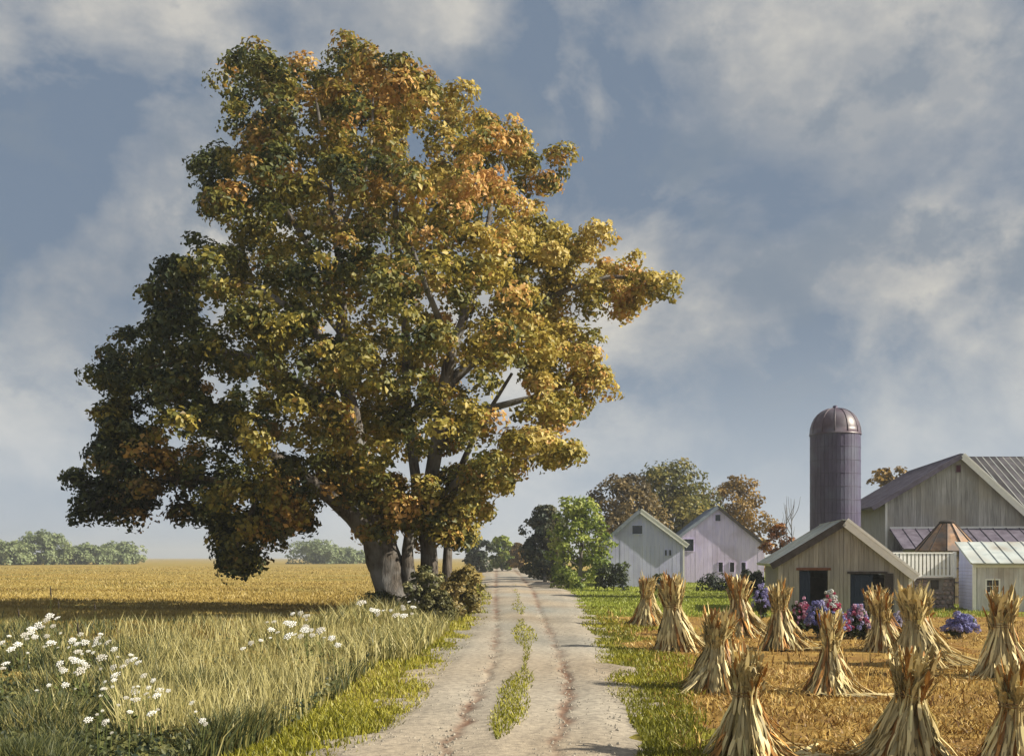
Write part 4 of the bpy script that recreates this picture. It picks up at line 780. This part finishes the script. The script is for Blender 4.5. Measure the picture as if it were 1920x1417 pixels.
for args in [('reddish corn shock nearest the left white barn', 1208, 1088, 1172, 1), ('corn shock casting its shadow on the track, second from the left', 1266, 1098, 1218, 2),
             ('corn shock below the lilac bush in front of the right white barn', 1386, 1092, 1192, 3), ('corn shock before the left corner of the tan shed', 1464, 1106, 1218, 4),
             ('corn shock nearest the track in the middle distance', 1336, 1162, 1294, 5), ('large foreground corn shock nearest the track, at the bottom border', 1394, 1244, 1424, 6),
             ('corn shock standing alone in front of the flower bed', 1552, 1164, 1300, 7), ('dark small corn shock right of the flower bed by the shed', 1658, 1122, 1220, 8),
             ('tall corn shock in front of the white shed corner and the stone wall', 1724, 1116, 1248, 9), ('corn shock at the right border below the pale shed', 1876, 1130, 1270, 10),
             ('large foreground corn shock second from the right border', 1690, 1240, 1428, 11), ('large foreground corn shock cut by the right border', 1893, 1262, 1446, 12),
             ('half hidden corn shock against the right door of the tan shed', 1634, 1108, 1196, 13)]:
    shock(args[0], *args[1:])
random.seed(31)

# ------------------------------------------------------------------ white wildflowers
FL = [(50,455),(30,610),(60,530),(175,415),(260,365),(150,470),(190,460),(262,455),(155,550),(235,405),(320,355),(450,445),(325,520),(345,640),(340,440),(430,500),(475,490),(400,580),(385,520),(460,555),(495,540),(545,470),(605,490),(560,500),(640,530),(570,575),(565,640),(480,630),(420,660),(450,650),(690,625),(735,560),(775,605),(365,730),(205,760),(590,712),(640,703),(565,790),(805,685),(860,705),(775,738),(895,760),(765,775),(740,810),(820,780),(730,880),(545,895),(575,875),(850,890),(590,940),(1100,880),(1155,950),(880,790)]
FL2 = [(1410,495),(1520,465),(1560,435),(1620,455),(1540,375),(1615,380),(1645,330),(1720,343),(1715,400),(1725,430),(1800,425),(1870,470)]
FL3 = [(40,670),(50,690),(120,685),(190,730),(385,525),(425,565),(490,570),(535,570),(665,550),(610,600),(640,520),(560,460)]
def umbel(seed):
    g = np.random.default_rng(seed); mb = MB(); r = 1.0
    for k in range(17):
        t = math.sqrt((k + .3) / 17); a = k * 2.399; c = Vector((math.cos(a) * t, math.sin(a) * t, .22 - .25 * t * t + g.uniform(-.05, .05))); q = .24 * g.uniform(.8, 1.2)
        mb.add([c + Vector((math.cos(b) * q, math.sin(b) * q, -.05)) for b in [i * 1.2566 + a for i in range(5)]] + [c + Vector((0, 0, .12))], [(i, (i + 1) % 5, 5) for i in range(5)])
    return mesh('flower_head', mb.V, mb.F, M_PETALF if seed in (2, 4) else M_PETALW)
M_PETALW = material('white_petals', (0.60, 0.60, 0.58), (0.80, 0.80, 0.78), scale=30, rough=0.8)
M_PETALF = material('faded_petals', (0.42, 0.40, 0.36), (0.62, 0.60, 0.55), scale=30, rough=0.85)
M_STEM = material('wildflower_stem', (0.06, 0.08, 0.025), (0.14, 0.16, 0.05), scale=6, rough=0.9)
UMB = [umbel(i) for i in range(5)]
def wildflower(hx, hy, hgt, label, group, rad):
    q = hgt / H; pb = HOR + (hy - HOR) / (1 - q); Y = F * H / (pb - HOR); s = Y / F; bx = (hx - CX) * s + random.uniform(-.1, .1); top = Vector(((hx - CX) * s - bx, 0, hgt))
    rad = s * random.choice((3.2, 4.5, 6, 7.5, 9)) * random.uniform(.85, 1.1)
    root = empty('wildflower', (bx, Y, 0), 0, label, 'wildflower', group)
    st = MB().tube(*smooth_path([(0, 0, -.03), (top.x * .3, random.uniform(-.03, .03), hgt * .5), top], [.009, .007, .004], 3), n=5); st.build('stem', M_STEM, root)
    for k in range(4):
        z = hgt * random.uniform(.15, .7); a = random.uniform(0, 6.28); l = random.uniform(.08, .16); d = Vector((math.cos(a), math.sin(a), .5)); c = Vector((top.x * z / hgt * .6, 0, z)); sd = Vector((-d.y, d.x, 0)) * l * .22
        MB().add([c, c + d * l * .5 + sd, c + d * l, c + d * l * .5 - sd], [(0, 1, 2, 3)]).build('leaf', M_STEM, root)
    link('flower_head', random.choice(UMB), root, top, (random.uniform(.35, 1.0), random.uniform(-.35, .35), 0), (rad, rad * random.uniform(.8, 1), rad))
FL += [(x + random.uniform(-70, 70), y + random.uniform(-50, 60)) for x, y in FL[::1]]; FL2 += [(x + random.uniform(-60, 60), y + random.uniform(-30, 40)) for x, y in FL2]; FL3 += [(x + random.uniform(-60, 60), y + random.uniform(-30, 40)) for x, y in FL3]
def patch_label(x, y):
    where = 'hugging the left border' if x < 60 else ('at the right fringe of the left flower patch, near the straw' if x > 215 else ('in the lowest row of the left flower patch' if y > 1275 else ('along the upper edge of the left flower patch' if y < 1185 else 'in the thick of the left flower patch')))
    return 'white flat-headed wildflower ' + where, 'white wildflowers ' + where
for x, y in FL: wildflower(x / 3, 1040 + y / 3, random.uniform(.62, .98), *patch_label(x / 3, 1040 + y / 3), None)
for x, y in FL2: wildflower(x / 3, 1040 + y / 3, random.uniform(.8, 1.1), "white wildflower against the tree's shadow left of the trunk", 'white wildflowers before the tree shadow', None)
for x, y in FL3: wildflower(560 + x * .3226, 960 + y * .3226, random.uniform(.95, 1.25), 'white wildflower among the weeds at the foot of the great trunk', 'white wildflowers at the foot of the trunk', None)
# dark seed spikes rising over the weeds
M_SPIKE = material('seed_spike', (0.03, 0.028, 0.03), (0.09, 0.07, 0.05), scale=20, rough=0.95)
for i, (x, y, lab) in enumerate([(95, 1098, 'tallest dark seed spike rising over the left weeds'), (110, 1125, 'dark seed spike just right of the tallest one'), (178, 1130, 'dark seed spike standing apart, rightmost over the left weeds'), (35, 1140, 'dark seed spike leftmost over the weeds near the border'), (146, 1166, 'short dark seed spike low over the white flowers')]):
    hgt = 1.15; q = hgt / H; pb = HOR + (y - HOR) / (1 - q); Y = F * H / (pb - HOR); Y = min(Y, 42); root = empty('seed_spike', ((x - CX) * Y / F, Y, 0), 0, lab, 'weed'); hz = H - (y - HOR) * Y / F
    MB().tube([(0, 0, -.03), (.01, 0, hz * .75)], [.010, .007], 5).build('stem', M_STEM, root); MB().tube([(.01, 0, hz * .7), (.012, 0, hz * .8), (.0, 0, hz * .92), (-.01, 0, hz)], [.012, .032, .026, .006], 7, .3).build('seed_head', M_SPIKE, root)

# ------------------------------------------------------------------ the air: thin haze that pales the far field edge
def haze():
    m = bpy.data.materials.new('haze'); m.use_nodes = True; t = m.node_tree; t.nodes.remove(t.nodes['Principled BSDF'])
    v = t.nodes.new('ShaderNodeVolumePrincipled'); v.inputs['Color'].default_value = (0.86, 0.9, 0.95, 1); v.inputs['Density'].default_value = 0.0004; v.inputs['Anisotropy'].default_value = 0.2
    t.links.new(v.outputs[0], t.nodes['Material Output'].inputs['Volume'])
    o = MB().box(-2600, 2600, -80, 5100, -1.0, 48.0).build('haze', m); tag(o, 'thin pale haze over the whole farm', 'haze', kind='stuff')
haze()
